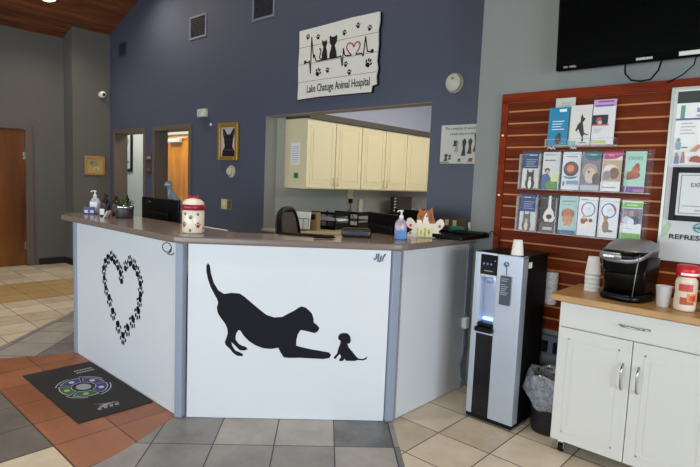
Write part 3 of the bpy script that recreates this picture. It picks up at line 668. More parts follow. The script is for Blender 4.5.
tag(k.build('paper_stack'), 'loose white papers sticking out of the first black letter tray', 'papers')
t = thing('paper_holder', 'wire holder with white papers and a tan organizer beside the office chair', 'holder', (-4.36, 3.99, .90), .3)
k = MB(); k.box(-.1, .1, -.03, .0, .01, .2, WHITEP, M=Matrix.Rotation(-.15, 4, 'X')); k.build('papers', t)
k = MB()
for x in (-.11, -.04, .04, .11): k.tube([(x, -.1, .003), (x, -.05, .01), (x, -.04, .13)], .003, BLACK, 6)
k.tube([(-.11, -.1, .003), (.11, -.1, .003)], .003, BLACK, 6); k.tube([(-.11, -.04, .13), (.11, -.04, .13)], .003, BLACK, 6); k.build('wire_rack', t)
k = MB(); k.box(.05, .17, .03, .12, 0, .2, mat('#8d7448', .6), .004); k.box(.07, .15, .029, .03, .12, .18, BLACKM); k.build('organizer', t)
t = thing('wall_outlet', 'beige wall outlet strip below the cream cabinets', 'outlet', (-4.62, 5.05, 1.07))
k = MB(); k.box(0, .01, -.05, .05, .1, .29, mat('#d8cf9d', .5), .002); k.build('plate', t)
k = MB(); k.box(.01, .045, -.04, .01, .11, .17, BLACK, .004); k.tube([(.03, -.01, .11), (.035, -.01, .02), (.1, .0, -.13)], .004, BLACK, 6); k.build('charger', t)
k = MB(); k.box(.0, .03, .0, .07, 0, .2, mat('#cfcdb9', .5), .003, M=at(-4.615, 5.2, 1.03)); tag(k.build('wall_phone'), 'slim beige intercom unit on the wall next to the outlet strip', 'phone')
t = thing('soap_bottle', 'pale turquoise bottle beside the black letter trays', 'bottle', (-4.2, 5.12, .90))
k = MB(); k.lathe([(0, 0), (.04, .002), (.04, .1), (.02, .13), (.015, .135)], mat('#86c2c0', .3)); k.build('bottle_body', t)
k = MB(); k.lathe([(0, .134), (.017, .134), (.017, .17), (0, .17)], WHITE); k.build('cap', t)
t = thing('desk_binder', 'dark brown ring binder standing under the far cream cabinets', 'binder', (-4.42, 5.95, .90))
k = MB(); k.box(-.02, .05, -.28, .12, .16, .38, mat('#2c201c', .6), .006); k.box(-.1, .1, -.25, .1, 0, .16, BLACKM, .01); k.build('cover', t)
k = MB()
for i in range(5): k.tube([(.05, -.28, .19 + i * .04), (.06, -.3, .195 + i * .04), (.05, -.25, .2 + i * .04)], .006, WHITE, 6)
k.build('rings', t)
k = MB(at(-4.3, 6.35, .9)); k.lathe([(0, 0), (.2, 0), (.2, .12), (.15, .18), (.05, .21), (0, .215)], BLACKM, sx=.8, sy=1.2); tag(k.build('black_basket'), 'dark rounded basket next to the brown ring binder', 'basket')

# ------------------------------------------------------------------ blue wall things
def vent(label, x, z, dark, w=.36, h=.28):
    t = thing('air_vent', label, 'vent', (x, YB, z))
    k = MB(); fm = mat('#767a88' if not dark else '#3a3d4a', .5)
    for a in ((-w / 2, w / 2, 0, .025), (-w / 2, w / 2, h - .025, h), (-w / 2, -w / 2 + .025, .025, h - .025), (w / 2 - .025, w / 2, .025, h - .025)): k.box(a[0], a[1], -.012, 0, a[2], a[3], fm, .002)
    k.build('frame', t)
    k = MB(); k.box(-w / 2 + .02, w / 2 - .02, -.003, -.0, .02, h - .02, mat('#14161c', .8)); k.build('duct', t)
    k = MB(); sm = mat('#2d3038', .5)
    for i in range(10): k.box(-w / 2 + .025, w / 2 - .025, -.009, -.004, .03 + i * (h - .06) / 10, .038 + i * (h - .06) / 10, sm)
    for x_ in (-.05, .05): k.box(x_ - .004, x_ + .004, -.0105, -.009, .025, h - .025, sm)
    k.build('louvre', t)
vent('small dark air vent on the blue wall nearest the room corner', -8.06, 3.19, True, .27, .2)
vent('grey framed air vent in the bright patch of the blue wall', -5.99, 3.14, False, .38, .28)
vent('air vent at the top of the blue wall left of the hospital sign', -4.7, 3.15, False, .38, .28)

# sign
t = thing('hospital_sign', 'white board sign with heartbeat line, pets and red heart on the blue wall', 'sign', (-4.085, YB, 2.255))
k = MB(); bw = mat('#dcdcd3', .6, var=.04, scale=30)
edge = [(-.0, .0), (.3, .008), (.62, .004), (.97, -.002), (.975, .05), (1.03, .06), (1.022, .13), (1.035, .2), (1.02, .26), (1.03, .4), (1.022, .52), (1.035, .6), (1.03, .675), (.7, .68), (.35, .672), (0, .668), (.006, .5), (-.004, .3), (.005, .15)]
k.prism([(x + (.012 if x > .5 else -.004), z - .006) for x, z in edge], -.016, -.003, BLACKM)
k.prism(edge, -.028, -.016, bw); bd = k.build('board', t)
k = MB(); 
for z in (.165, .335, .5): k.box(.01, 1.02, -.0292, -.028, z, z + .004, mat('#6c6c66', .6))
k.build('plank_joints', bd)
SY0, SY1 = -.0305, -.0285; bk = mat('#0d0d0f', .6)
def stroke(k, pts, w_, m, y0=SY0, y1=SY1):
    for (a, b_), (c, d_) in zip(pts, pts[1:]):
        L_ = math.hypot(c - a, d_ - b_) or 1; nx, nz = -(d_ - b_) / L_ * w_, (c - a) / L_ * w_
        k.prism([(a + nx, b_ + nz), (a - nx, b_ - nz), (c - nx, d_ - nz), (c + nx, d_ + nz)], y0, y1, m)
k = MB(); k.prism([(.099 + .018 * math.cos(a), .356 + .018 * math.sin(a)) for a in [i * PI / 6 for i in range(12)]], SY0, SY1, bk)
stroke(k, [(0.099, 0.356), (0.144, 0.349), (0.161, 0.361), (0.18, 0.239), (0.183, 0.586), (0.217, 0.381), (0.229, 0.413), (0.252, 0.35), (0.278, 0.347), (0.562, 0.35), (0.586, 0.357), (0.607, 0.263), (0.616, 0.421), (0.631, 0.362), (0.647, 0.349), (0.721, 0.346)], .006, bk)
k.build('heartbeat_line', t)
k = MB(); stroke(k, [(0.77, 0.346), (0.841, 0.347), (0.862, 0.318), (0.883, 0.487), (0.91, 0.353), (0.966, 0.346)], .006, bk)
for x, z in ((.966, .35),): k.prism([(x + .018 * math.cos(a), z + .018 * math.sin(a)) for a in [i * PI / 6 for i in range(12)]], SY0, SY1, bk)
k.build('heartbeat_line', t)
k = MB(); stroke(k, [(0.721, 0.346), (0.69, .372), (0.665, 0.4), (0.655, .42), (0.66, 0.438), (.672, .452), (0.691, 0.457), (.712, .453), (0.73, 0.443), (0.746, 0.414), (0.755, .437), (0.772, 0.451), (0.798, 0.454), (.813, .443), (0.822, 0.426), (0.81, 0.391), (0.77, 0.348)], .006, mat('#a31226', .5)); k.build('red_heart', t)
for i, (x, z) in enumerate([(0.129, 0.594), (0.273, 0.573), (0.62, 0.559), (0.787, 0.596), (0.926, 0.553), (0.287, 0.239), (0.416, 0.245), (0.651, 0.272), (0.7, 0.197), (0.927, 0.251)]):
    k = MB(); paw(k, x, z, .085 if i in (5, 9) else .055, (-.3, .2, -.4, .1, -.2, -.5, .2, 0, .2, -.5)[i], bk, SY0, SY1); k.build('paw_print', t)
k = MB(); k.prism([(0.336, 0.353), (0.331, 0.4), (0.345, 0.442), (0.35, 0.468), (0.332, 0.499), (0.33, 0.538), (0.347, 0.523), (0.373, 0.519), (0.391, 0.532), (0.4, 0.494), (0.385, 0.463), (0.4, 0.424), (0.41, 0.346)], SY0, SY1, bk)
stroke(k, [(0.34, 0.354), (0.3, 0.371), (0.308, 0.403), (0.32, 0.43), (0.305, 0.463), (0.295, 0.455)], .006, bk)
k.build('cat_silhouette', t)
k = MB(); k.prism([(0.435, 0.352), (0.436, 0.393), (0.453, 0.438), (0.458, 0.464), (0.438, 0.488), (0.428, 0.55), (0.437, 0.564), (0.46, 0.545), (0.497, 0.544), (0.521, 0.556), (0.531, 0.539), (0.525, 0.489), (0.501, 0.464), (0.516, 0.426), (0.53, 0.381), (0.532, 0.351)], SY0, SY1, bk); k.build('dog_silhouette', t)
k = MB(); k.text('Lake Chatuge Animal Hospital', .105, bk, at(.545, -.0295, .058) @ XZ, 'CENTER', .64, .0008, .001); k.build('lettering', t)

# dog picture in gold frame
t = thing('framed_picture', 'gold framed portrait of a black pointy-eared dog on the blue wall', 'picture', (-5.29, YB, 1.645))
gold = mat('#a8853a', .35, .5, .2, scale=60); W_, H_ = .40, .435
k = MB()
for a in ((0, .05, 0, H_), (W_ - .05, W_, 0, H_), (.05, W_ - .05, 0, .05), (.05, W_ - .05, H_ - .05, H_)): k.box(a[0] - W_ / 2, a[1] - W_ / 2, -.035, 0, a[2], a[3], gold, .008)
k.build('frame', t)
k = MB(); k.box(-.15, .15, -.012, 0, .05, H_ - .05, mat('#b9b2b4', .6))
flat(k, [('p', [(.08, 0), (.12, .18), (.26, .34), (.22, .55), (.12, .78), (.13, .95), (.2, .96), (.34, .84), (.42, .75), (.6, .75), (.7, .84), (.84, .96), (.9, .94), (.9, .78), (.8, .55), (.76, .34), (.9, .18), (.94, 0)], '#131215'), ('e', .51, .52, .29, .24, '#131215'), ('p', [(.17, .88), (.22, .7), (.3, .76)], '#54464a'), ('p', [(.86, .88), (.81, .7), (.73, .76)], '#54464a'), ('e', .38, .58, .05, .025, '#5b4030'), ('e', .64, .58, .05, .025, '#5b4030'), ('e', .51, .42, .15, .1, '#29262a'), ('e', .51, .46, .07, .035, '#060607'), ('r', .25, .2, .8, .24, '#6a3038')], .30, H_ - .1, -.15, .05, -.0122)
k.build('portrait', t)
# switch, thermostat, boxes
t = thing('light_switch', 'cream double light switch plate on the blue wall below the gold frame', 'switch', (-5.31, YB, 1.07))
k = MB(); k.box(-.115, .0, -.006, 0, 0, .12, mat('#cbbf98', .5), .002); k.box(.005, .11, -.006, 0, 0, .12, mat('#6c6450', .5), .002); k.build('plate', t)
k = MB(); k.box(-.07, -.045, -.012, -.006, .04, .08, mat('#e0d8bd', .5), .001); k.build('toggle', t)
for z in (.025, .07):
    k = MB(); k.box(.04, .075, -.009, -.006, z, z + .028, mat('#3e3a30', .5), .001); k.build('socket', t)
t = thing('wall_thermostat', 'round cream dial on the blue wall just under the gold frame', 'thermostat', (-5.23, YB, 1.52))
RX90 = Matrix.Rotation(PI / 2, 4, 'X')
k = MB(RX90); k.lathe([(.075, 0), (.075, .012), (.055, .02), (0, .02)], mat('#aaa893', .5)); k.build('base', t)
k = MB(RX90); k.lathe([(.042, .02), (.042, .045), (.035, .05), (0, .05)], mat('#c3c1ab', .4)); k.build('dial', t)
t = thing('sensor_box', 'square white sensor box on the blue wall above the gold frame', 'sensor', (-5.83, YB, 2.175))
k = MB(); k.box(-.085, .085, -.05, 0, 0, .095, mat('#c7c8c2', .5), .008); k.build('housing', t)
k = MB(); k.box(-.06, .0, -.052, -.05, .02, .075, mat('#b5b6b0', .5), .002); k.build('lens', t)
k = MB(RX90); k.lathe([(.018, 0), (.018, .008), (0, .01)], WHITE); tag(k.build('wall_button', loc=(-5.68, YB, 2.08)), 'tiny white button on the blue wall beside the sensor box', 'button')
t = thing('smoke_detector', 'round white smoke detector on the blue wall near the grey wall', 'smoke detector', (-2.275, YB, 2.255))
dm = mat('#c2c2b4', .5, var=.02)
k = MB(RX90); k.lathe([(.076, 0), (.076, .012), (.07, .016)], dm, seg=36); k.lathe([(.066, .008), (.069, .03), (.06, .04), (0, .043)], dm, seg=36); k.build('housing', t)
k = MB(RX90); k.lathe([(.0, .046), (.012, .046), (.012, .042)], mat('#9a9a8a', .5), c=(.0, .03, 0)); k.build('test_button', t)
# pet poster
t = thing('pet_poster', 'white square print of dogs with a line of writing beside the grey wall', 'poster', (-2.365, YB, 1.63))
k = MB(); W_, H_ = .44, .30; k.box(0, W_, -.015, 0, 0, H_, mat('#c3c7bf', .6)); k.build('canvas', t)
k = MB(); 
def figs():
    it = []
    for x, z, w_, h_, c in ((.12, .06, .05, .2, '#5a3020'), (.2, .1, .04, .14, '#6d4a38'), (.33, .3, .05, .3, '#9a9a94'), (.3, .45, .05, .15, '#2b2b2e'), (.48, .2, .05, .45, '#1c1c20'), (.6, .25, .05, .4, '#3a2320'), (.62, .05, .06, .1, '#7d3a2a'), (.72, .3, .06, .5, '#5c2c26'), (.83, .35, .04, .35, '#2e2a28'), (.4, .05, .04, .08, '#4a4a44'), (.75, .7, .05, .12, '#7a2a26'), (.9, .12, .05, .1, '#3a4a3a')):
        it.append(('p', [(x - w_, z), (x + w_ * .8, z), (x + w_ * .5, z + h_ * .5), (x + w_, z + h_ * .8), (x + w_ * .3, z + h_), (x - w_ * .7, z + h_ * .85), (x - w_ * .4, z + h_ * .4)], c))
    return it
flat(k, figs() + [('r', .0, .02, .2, .04, '#2b2320')], W_, H_, 0, 0, -.0152)
k.text('The company of animals and', .034, mat('#3c403c', .6), at(.20, -.0156, .262) @ XZ, 'CENTER', .85); k.text('people who love them', .03, mat('#3c403c', .6), at(.2, -.0156, .222) @ XZ, 'CENTER', .85)
k.build('print', t)
# sign pair between the doors
for z, lab, c in ((1.615, 'small brown and white plaque on the strip between the two doorways, upper one', '#8f8a84'), (1.45, 'small brown plaque on the strip between the two doorways, lower one', '#6d5a50')):
    k = MB(); k.box(-.07, .07, -.015, 0, 0, .1, mat('#3d2f28', .5), .002); flat(k, [('r', .08, .45, .92, .9, c)], .14, .1, -.07, 0, -.0152)
    tag(k.build('door_plaque', loc=(-7.215, YB, z)), lab, 'sign')
# corner picture and camera on the jutting wall
t = thing('framed_picture', 'small light wooden framed drawing of a pet on the grey corner wall', 'picture', (-8.52, 3.41, 1.40), PI / 2)
k = MB(); fm = wood('pale_pine', '#9a7440', '#b78d55', 4); W_, H_ = .3, .29
for a in ((0, .035, 0, H_), (W_ - .035, W_, 0, H_), (.035, W_ - .035, 0, .035), (.035, W_ - .035, H_ - .035, H_)): k.box(a[0] - W_ / 2, a[1] - W_ / 2, -.03, 0, a[2], a[3], fm, .004)
k.build('frame', t)
k = MB(); k.box(-W_ / 2 + .035, W_ / 2 - .035, -.012, 0, .035, H_ - .035, mat('#b39a5f', .6)); flat(k, [('e', .45, .62, .3, .2, '#8d8a6a'), ('e', .3, .7, .1, .1, '#5f6a66'), ('e', .6, .3, .2, .15, '#c4b07a'), ('r', .55, .15, .62, .35, '#6a7a4a')], W_ - .07, H_ - .07, -W_ / 2 + .035, .035, -.0122); k.build('print', t)
t = thing('security_camera', 'small white dome security camera at the edge of the grey corner wall', 'camera', (-8.52, 3.52, 2.64), PI / 2)
k = MB(RX90); k.lathe([(.045, 0), (.045, .015), (.03, .03), (0, .03)], WHITE); k.build('mount', t)
k = MB(); k.ell((0, -.055, .0), (.05, .05, .05), WHITE); k.build('housing', t)
k = MB(); k.ell((.0, -.09, -.005), (.026, .022, .026), BLACK, seg=14); k.build('lens', t)

# ------------------------------------------------------------------ mat on the floor
t = thing('door_mat', 'black rubber logo mat on the terracotta tiles before the paw heart panel', 'mat', (-3.578, 1.362, .0021))
k = MB(); k.box(-.496, .496, -.227, .225, 0, .008, mat('#141416', .75, var=.15, scale=120, bump=.2), .003); k.build('mat_base', t)
k = MB(); b1 = mat('#262f6e', .7); g1 = mat('#2a5a2a', .7); w1 = mat('#b9bdd0', .7)
def arc(k, cx, cy, r0, r1, a0, a1, m, ex=1.0, z=.0084, n=10):
    b = bmesh.new(); A = [];B_ = []
    for i in range(n + 1):
        a = a0 + (a1 - a0) * i / n
        A.append(b.verts.new((cx + ex * r0 * math.cos(a), cy + r0 * math.sin(a), z))); B_.append(b.verts.new((cx + ex * r1 * math.cos(a), cy + r1 * math.sin(a), z)))
    for i in range(n): b.faces.new([A[i], A[i + 1], B_[i + 1], B_[i]])
    k.merge(b, m)
for i in range(5):
    a0 = i * 2 * PI / 5 + .3; m = g1 if i in (3, 4) else b1
    arc(k, -.02, .0, .075, .135, a0 + .07, a0 + 2 * PI / 5 - .07, m, 1.25)
    arc(k, -.02, .0, .138, .143, a0 + .07, a0 + 2 * PI / 5 - .07, w1, 1.25, .0086); arc(k, -.02, .0, .07, .074, a0 + .07, a0 + 2 * PI / 5 - .07, w1, 1.25, .0086)
    for a in (a0 + .07, a0 + 2 * PI / 5 - .09): arc(k, -.02, 0, .072, .14, a, a + .025, w1, 1.25, .0086, 2)
    am = a0 + PI / 5; arc(k, -.02 + 1.25 * .105 * math.cos(am), .105 * math.sin(am), 0, .018, 0, 2 * PI, w1 if m is b1 else mat('#7fae5a', .7), 1.2, .0087, 10)
for a0, a1 in ((.2, 1.4), (1.9, 2.9), (3.3, 4.2), (5.2, 6.0)): arc(k, -.02, 0, .158, .163, a0, a1, w1, 1.25, .0086)
arc(k, -.02, 0, 0, .045, 0, 2 * PI, mat('#8f95a0', .7), 1.3, .0085, 16)
k.build('round_logo', t)
k = MB(); 
for i in range(2):
    for j in range(7): k.box(-.36 + .045 * i, -.34 + .045 * i + .006, .06 + .0 + j * .018, .072 + j * .018, .0084, .0088, mat('#8e9095', .7))
k.build('corner_print', t)
k = MB(); g_ = mat('#8e9095', .7)
k.prism([(.30, -.06), (.33, -.02), (.345, .04), (.36, .07), (.355, .02), (.38, -.03), (.36, -.06), (.345, -.02)], .0084, .0088, g_, 'xy')
for i in range(4): k.prism([(.372, .06 - i * .035), (.376, .035 - i * .035), (.40, .03 - i * .035), (.412, .05 - i * .035), (.40, .045 - i * .035), (.385, .058 - i * .035)], .0084, .0088, g_, 'xy')
k.build('mat_brand', t)

# ------------------------------------------------------------------ slatwall
sw = thing('slatwall_panel', 'brown slatted display panel with tan grooves on the grey wall', 'wall panel', (-1.715, YG, 0))
slat = wood('red_brown_laminate', '#541a02', '#722c07', 2.5, (1, 1, 9), .5, .04, spec=.12); slatf = wood('red_brown_frame', '#622007', '#84300f', 2.5, (1, 1, 6), .5, .03, spec=.12)
groove = mat('#c07f42', .5, var=.1)
SWW = 2.4
k = MB(); k.box(.0, SWW, -.012, 0, .550, 2.075, groove); k.build('backing', sw)
k = MB(); z = 1.96
edges = [2.02] + [1.957 - i * .0785 for i in range(19)]
for a, b_ in zip(edges, edges[1:]): k.box(.045, SWW - .001, -.018, -.012, b_ + .011, a, slat, .0015)
k.build('slats', sw)
k = MB(); k.box(0, SWW, -.028, 0.0, 2.022, 2.08, slatf, .003); k.box(0, .047, -.028, 0, .55, 2.02, slatf, .003); k.build('frame', sw)
k = MB()
for z in (1.80, 1.40): k.box(.016, .03, -.0305, -.028, z, z + .012, WHITE, .001)
k.build('screw_caps', sw)
SF = YG - .020     # slatwall face

# power strip / low wall plates
t = thing('power_outlet', 'grey outlet box with black plugs low on the wall above the trash can', 'outlet', (-1.31, YG, .40))
k = MB(); k.box(-.1, .16, -.05, 0, .0, .12, mat('#5b6472', .5), .004); k.build('housing', t)
for x in (-.06, .02, .1):
    k = MB(); k.box(x - .02, x + .02, -.08, -.05, .02, .09, BLACKM, .004); k.build('plug', t)
k = MB(); k.tube([(-.06, -.06, .03), (-.07, -.07, -.1), (-.1, -.05, -.3), (-.15, -.04, -.39)], .005, BLACKM, 6); k.build('cord', t)

# ------------------------------------------------------------------ brochures
def holder(label, x0, z0, w, h, dep, n, lipz):
    t = thing('brochure_holder', label, 'holder', (x0, SF, z0))
    ac = clear('clear_acrylic', '#d8dde2', .025, .05); ace = clear('acrylic_edge', '#e4e8ec', .35, .1)
    k = MB(); k.box(0, w, -.004, -.0008, 0, h, ac); k.build('back_plate', t)
    k = MB(); k.box(0, w, -dep, -.004, 0, .005, ace); k.build('bottom_ledge', t)
    for i in range(n):
        k = MB(); a, b_ = i * w / n + .003, (i + 1) * w / n - .003
        k.box(a, b_, -dep - .003, -dep, .0, lipz, ac); k.box(a, a + .003, -dep, -.004, .005, lipz, ace); k.box(a, b_, -dep - .0035, -dep - .003, lipz - .003, lipz, ace); k.build('pocket', t)
    return t
holder('clear holder with three pockets at the top of the slatted panel', -1.385, 1.725, .42, .05, .05, 3, .045)
holder('clear six pocket brochure rack on the slatted panel, upper row', -1.545, 1.452, .775, .255, .05, 6, .225)
holder('clear six pocket brochure rack on the slatted panel, lower row', -1.545, 1.178, .775, .255, .05, 6, .225)
k = MB()
for i, (x, dx) in enumerate(((-1.38, .03), (-1.33, -.02), (-1.235, .02), (-1.2, -.02))): k.tube([(x, SF - .012, 1.711), (x + dx * .5, SF - .02, 1.722), (x + dx, SF - .012, 1.711)], .004, WHITE, 6)
tag(k.build('holder_hook'), 'clear twisted hooks over the upper brochure rack', 'hook')

def brochure(label, x, z0, w, h, items, base='#dfe2e4', yoff=.03, lean=0.03, grp='brochures in the racks', tilt=0.0):
    k = MB(Matrix.Rotation(-lean, 4, 'X')); k.box(-w / 2, w / 2, -.004, .004, 0, h, mat(base, .35, var=.03, scale=40), .0008, 1)
    flat(k, items, w, h, -w / 2, 0, -.0041)
    o = k.build('brochure', loc=(x, SF - yoff, z0)); tag(o, label, 'brochure', grp); return o
def lines(x0, x1, z, n, dz, c, th=.012): return [('r', x0, z - i * dz, x1 - (i % 3) * .08, z - i * dz + th, c) for i in range(n)]
def dogface(cx, cz, w, h, c, c2='#e8e2da'):
    return [('e', cx, cz - h * .3, w * .75, h * .5, c), ('e', cx, cz + h * .2, w * .6, h * .38, c), ('p', [(cx - w * .6, cz + h * .1), (cx - w * .55, cz + h * .85), (cx - w * .1, cz + h * .45)], c), ('p', [(cx + w * .6, cz + h * .1), (cx + w * .55, cz + h * .85), (cx + w * .1, cz + h * .45)], c), ('e', cx, cz + .05 * h, w * .2, h * .18, c2), ('e', cx, cz + .02 * h, w * .1, h * .06, '#1a1614'), ('e', cx, cz - h * .35, w * .3, h * .35, c2)]
Z1, Z2 = 1.460, 1.186; hb = .232
xs1 = [-1.469, -1.339, -1.214, -1.096, -.981, -.856]
B1 = [
 ('navy topped brochure with a black and white collie, upper row by the frame', [('r', 0, .55, 1, 1, '#1d3a66')] + lines(.2, .85, .78, 4, .06, '#8fa6c6', .02) + [('r', .35, .9, .85, .93, '#9fb3cf')] + dogface(.5, .24, .36, .36, '#2a2320'), '#d2d4d2'),
 ('white brochure with a child in a blue shirt holding a green ball', [('r', .1, .9, .7, .93, '#a5adb0')] + [('r', .1, .76, .75, .79, '#5c6c8c'), ('e', .3, .5, .16, .07, '#5a4030'), ('e', .32, .45, .13, .06, '#c9a088'), ('p', [(0, 0), (0, .38), (.35, .42), (.6, .25), (.95, .2), (.95, 0)], '#46648c'), ('e', .6, .1, .35, .12, '#5f8a3a'), ('p', [(.55, .2), (1, .2), (1, .4), (.8, .44), (.55, .36)], '#c9dc9a')], '#cdd2d0'),
 ('white brochure with a dark ringed photo of an orange puppy', [('r', .15, .86, .8, .89, '#8b95a5'), ('e', .5, .55, .42, .2, '#26405c'), ('e', .5, .57, .34, .155, '#8d3f2e'), ('e', .48, .56, .2, .1, '#c98a60'), ('p', [(.1, .36), (.5, .33), (.9, .36), (.8, .31), (.5, .28), (.2, .31)], '#33776a'), ('r', .3, .14, .95, .24, '#7b98b4'), ('r', .1, .1, .2, .22, '#41688f')], '#d4dade'),
 ('teal and purple brochure showing a fluffy grey dog', [('r', 0, .0, 1, .95, '#7c7488'), ('p', [(.05, 1), (.1, .88), (.35, .78), (.75, .77), (1, .84), (1, 1)], '#1d6468'), ('t', .6, .9, .09, 'care', '#e2ecec'), ('e', .45, .5, .4, .2, '#a79a90'), ('e', .5, .38, .3, .2, '#cdbcae'), ('e', .4, .48, .06, .03, '#2a2422'), ('r', 0, 0, 1, .14, '#b5b8c4'), ('e', .8, .3, .2, .15, '#5b5148')], '#bfc2cc'),
 ('white brochure with a magenta band and a brown and white animal', [('p', [(0, .82), (.3, .8), (.7, .82), (1, .9), (1, 1), (0, 1)], '#b11a5f'), ('t', .45, .89, .08, 'pets', '#f2dbe6'), ('r', 0, .25, 1, .78, '#b5a17f'), ('e', .45, .5, .4, .18, '#ddd6cc'), ('e', .65, .45, .25, .15, '#77593c'), ('e', .3, .4, .2, .12, '#8d7f86'), ('r', 0, 0, 1, .22, '#dfe0e4'), ('r', .1, .08, .8, .11, '#9a9aa4')], '#d9d9de'),
 ('pale green brochure with a lying brown dog and purple foot', [('r', 0, .16, 1, 1, '#a3d0c2'), ('t', .5, .78, .15, 'PAWS', '#1d6f6a', .8), ('e', .42, .42, .36, .1, '#a1542e'), ('e', .55, .55, .2, .1, '#b5653a'), ('e', .6, .64, .12, .07, '#9a4c28'), ('e', .25, .36, .22, .06, '#8a4426'), ('r', 0, 0, 1, .14, '#6a3f92'), ('r', .5, 0, 1, .07, '#b06a9a')], '#b8d8cf'),
]
for x, (lab, it, base) in zip(xs1, B1): brochure(lab, x, Z1, .112 if x < -1.4 else .108, hb, it, base)
xs2 = [-1.467, -1.330, -1.211, -1.095, -.976, -.853]
B2 = [
 ('navy topped brochure with a fluffy grey cat, lower row by the frame', [('r', 0, .52, 1, 1, '#1d3470')] + lines(.2, .85, .78, 4, .06, '#8f9cc8', .02) + [('r', .25, .9, .6, .93, '#b9c0dc')] + dogface(.45, .24, .36, .36, '#6a5f58', '#cfc8c0'), '#cfd4da'),
 ('dark brochure filled with a black and white dog face', [('r', 0, .0, 1, 1, '#17161a'), ('p', [(.44, .98), (.58, .98), (.6, .66), (.82, .52), (.88, .4), (.75, .28), (.3, .28), (.16, .4), (.22, .52), (.43, .66)], '#e4dfdb'), ('e', .52, .42, .17, .065, '#0c0b0e'), ('r', .5, .3, .54, .38, '#3a3436'), ('e', .12, .6, .12, .2, '#0e0d10'), ('e', .9, .6, .12, .2, '#0e0d10'), ('r', 0, 0, 1, .26, '#54504e'), ('r', .2, .06, .75, .14, '#b8b6b0'), ('e', .28, .66, .05, .025, '#5a3a28'), ('e', .78, .66, .05, .025, '#5a3a28')], '#1a191c'),
 ('pale aqua brochure with a curly tan puppy', [('r', 0, .1, 1, 1, '#a9c9c9'), ('r', .12, .84, .85, .88, '#7f9f9c'), ('r', .12, .76, .7, .79, '#8fb0ae'), ('e', .5, .55, .3, .13, '#b8794c'), ('e', .5, .38, .28, .14, '#c58a5c'), ('e', .24, .54, .1, .09, '#a4683e'), ('e', .76, .54, .1, .09, '#a4683e'), ('e', .5, .52, .05, .02, '#2a1a12'), ('e', .38, .28, .08, .07, '#d09a70'), ('e', .62, .28, .08, .07, '#d09a70'), ('r', 0, 0, 1, .1, '#2f6a96')], '#a9c9c9'),
 ('white brochure with a blue and red circle above two small dogs', [('o', .52, .68, .38, .19, .84, '#4a73b4'), ('p', [(.14, .66), (.2, .8), (.26, .78), (.21, .66)], '#c0445c'), ('t', .52, .66, .1, 'LIFE', '#9fb1cc', .7), ('e', .36, .38, .2, .09, '#8d4f2e'), ('e', .36, .48, .12, .06, '#cdb09a'), ('e', .62, .3, .22, .08, '#e6dfd8'), ('e', .7, .4, .1, .05, '#6a3f2a'), ('e', .4, .25, .2, .06, '#ece6e0'), ('r', .12, .92, .5, .94, '#a06a70')], '#dfe2e6'),
 ('white brochure with a blue and red circle above a sitting tan cat', [('o', .5, .68, .38, .19, .84, '#3c66b4'), ('p', [(.55, .84), (.75, .8), (.86, .7), (.8, .67), (.7, .77)], '#c0445c'), ('t', .55, .66, .1, 'LIFE', '#9fb1cc', .7), ('e', .4, .28, .17, .16, '#8d765c'), ('e', .38, .48, .12, .06, '#9a8468'), ('p', [(.28, .5), (.27, .58), (.35, .53)], '#7a644c'), ('p', [(.48, .5), (.5, .58), (.42, .53)], '#7a644c'), ('e', .6, .17, .2, .03, '#7a644c')], '#dfe2e6'),
 ('white and bright green brochure with a group of people in scrubs', [('r', 0, .82, 1, .95, '#6eb544'), ('r', .25, .88, .75, .9, '#d9ecc8'), ('r', 0, .42, 1, .8, '#6a7088'), ('e', .2, .66, .1, .07, '#a5806c'), ('e', .5, .68, .1, .07, '#b08a78'), ('e', .78, .66, .1, .07, '#7c5a48'), ('e', .3, .5, .2, .1, '#c4ccd6'), ('e', .7, .5, .2, .1, '#2f3c64'), ('e', .5, .46, .16, .09, '#dfe4ea'), ('r', .1, .28, .6, .3, '#b9bcc0'), ('r', 0, 0, 1, .17, '#6eb544')], '#e2e5e4'),
]
for x, (lab, it, base) in zip(xs2, B2): brochure(lab, x, Z2, .112 if x < -1.4 else .11, .235 if x < -.9 else .225, it, base)
gU = 'brochures in the racks'
brochure('pale leaflet standing behind the bright blue brochure in the top holder', -1.285, 1.732, .12, .292, lines(.3, .8, .88, 5, .05, '#8fa39c', .018), '#b9c0bb', .012, .0, gU)
brochure('bright blue brochure with a small dark dog in the top holder', -1.31, 1.732, .122, .232, [('r', .52, .88, .88, .95, '#dff0f4')] + lines(.2, .8, .62, 4, .07, '#d3ebf2', .022) + [('e', .55, .14, .16, .12, '#3a3238'), ('e', .6, .27, .09, .06, '#3a3238')], '#1681aa', .042, .03, gU)
brochure('white brochure with a leaping dark brown dog in the top holder', -1.175, 1.732, .125, .238, [('r', .25, .86, .7, .88, '#c3c6c2'), ('p', [(.28, .36), (.38, .52), (.5, .58), (.5, .72), (.56, .78), (.6, .7), (.72, .66), (.66, .6), (.6, .56), (.66, .42), (.7, .3), (.9, .26), (.9, .24), (.7, .26), (.66, .2), (.7, .12), (.64, .06), (.6, .1), (.62, .18), (.5, .3), (.42, .4), (.34, .34)], '#35241e'), ('r', .45, .04, .85, .06, '#3f4f7c'), ('r', 0, 0, .35, .1, '#7fb5aa')], '#d2d4d0', .042, .03, gU)
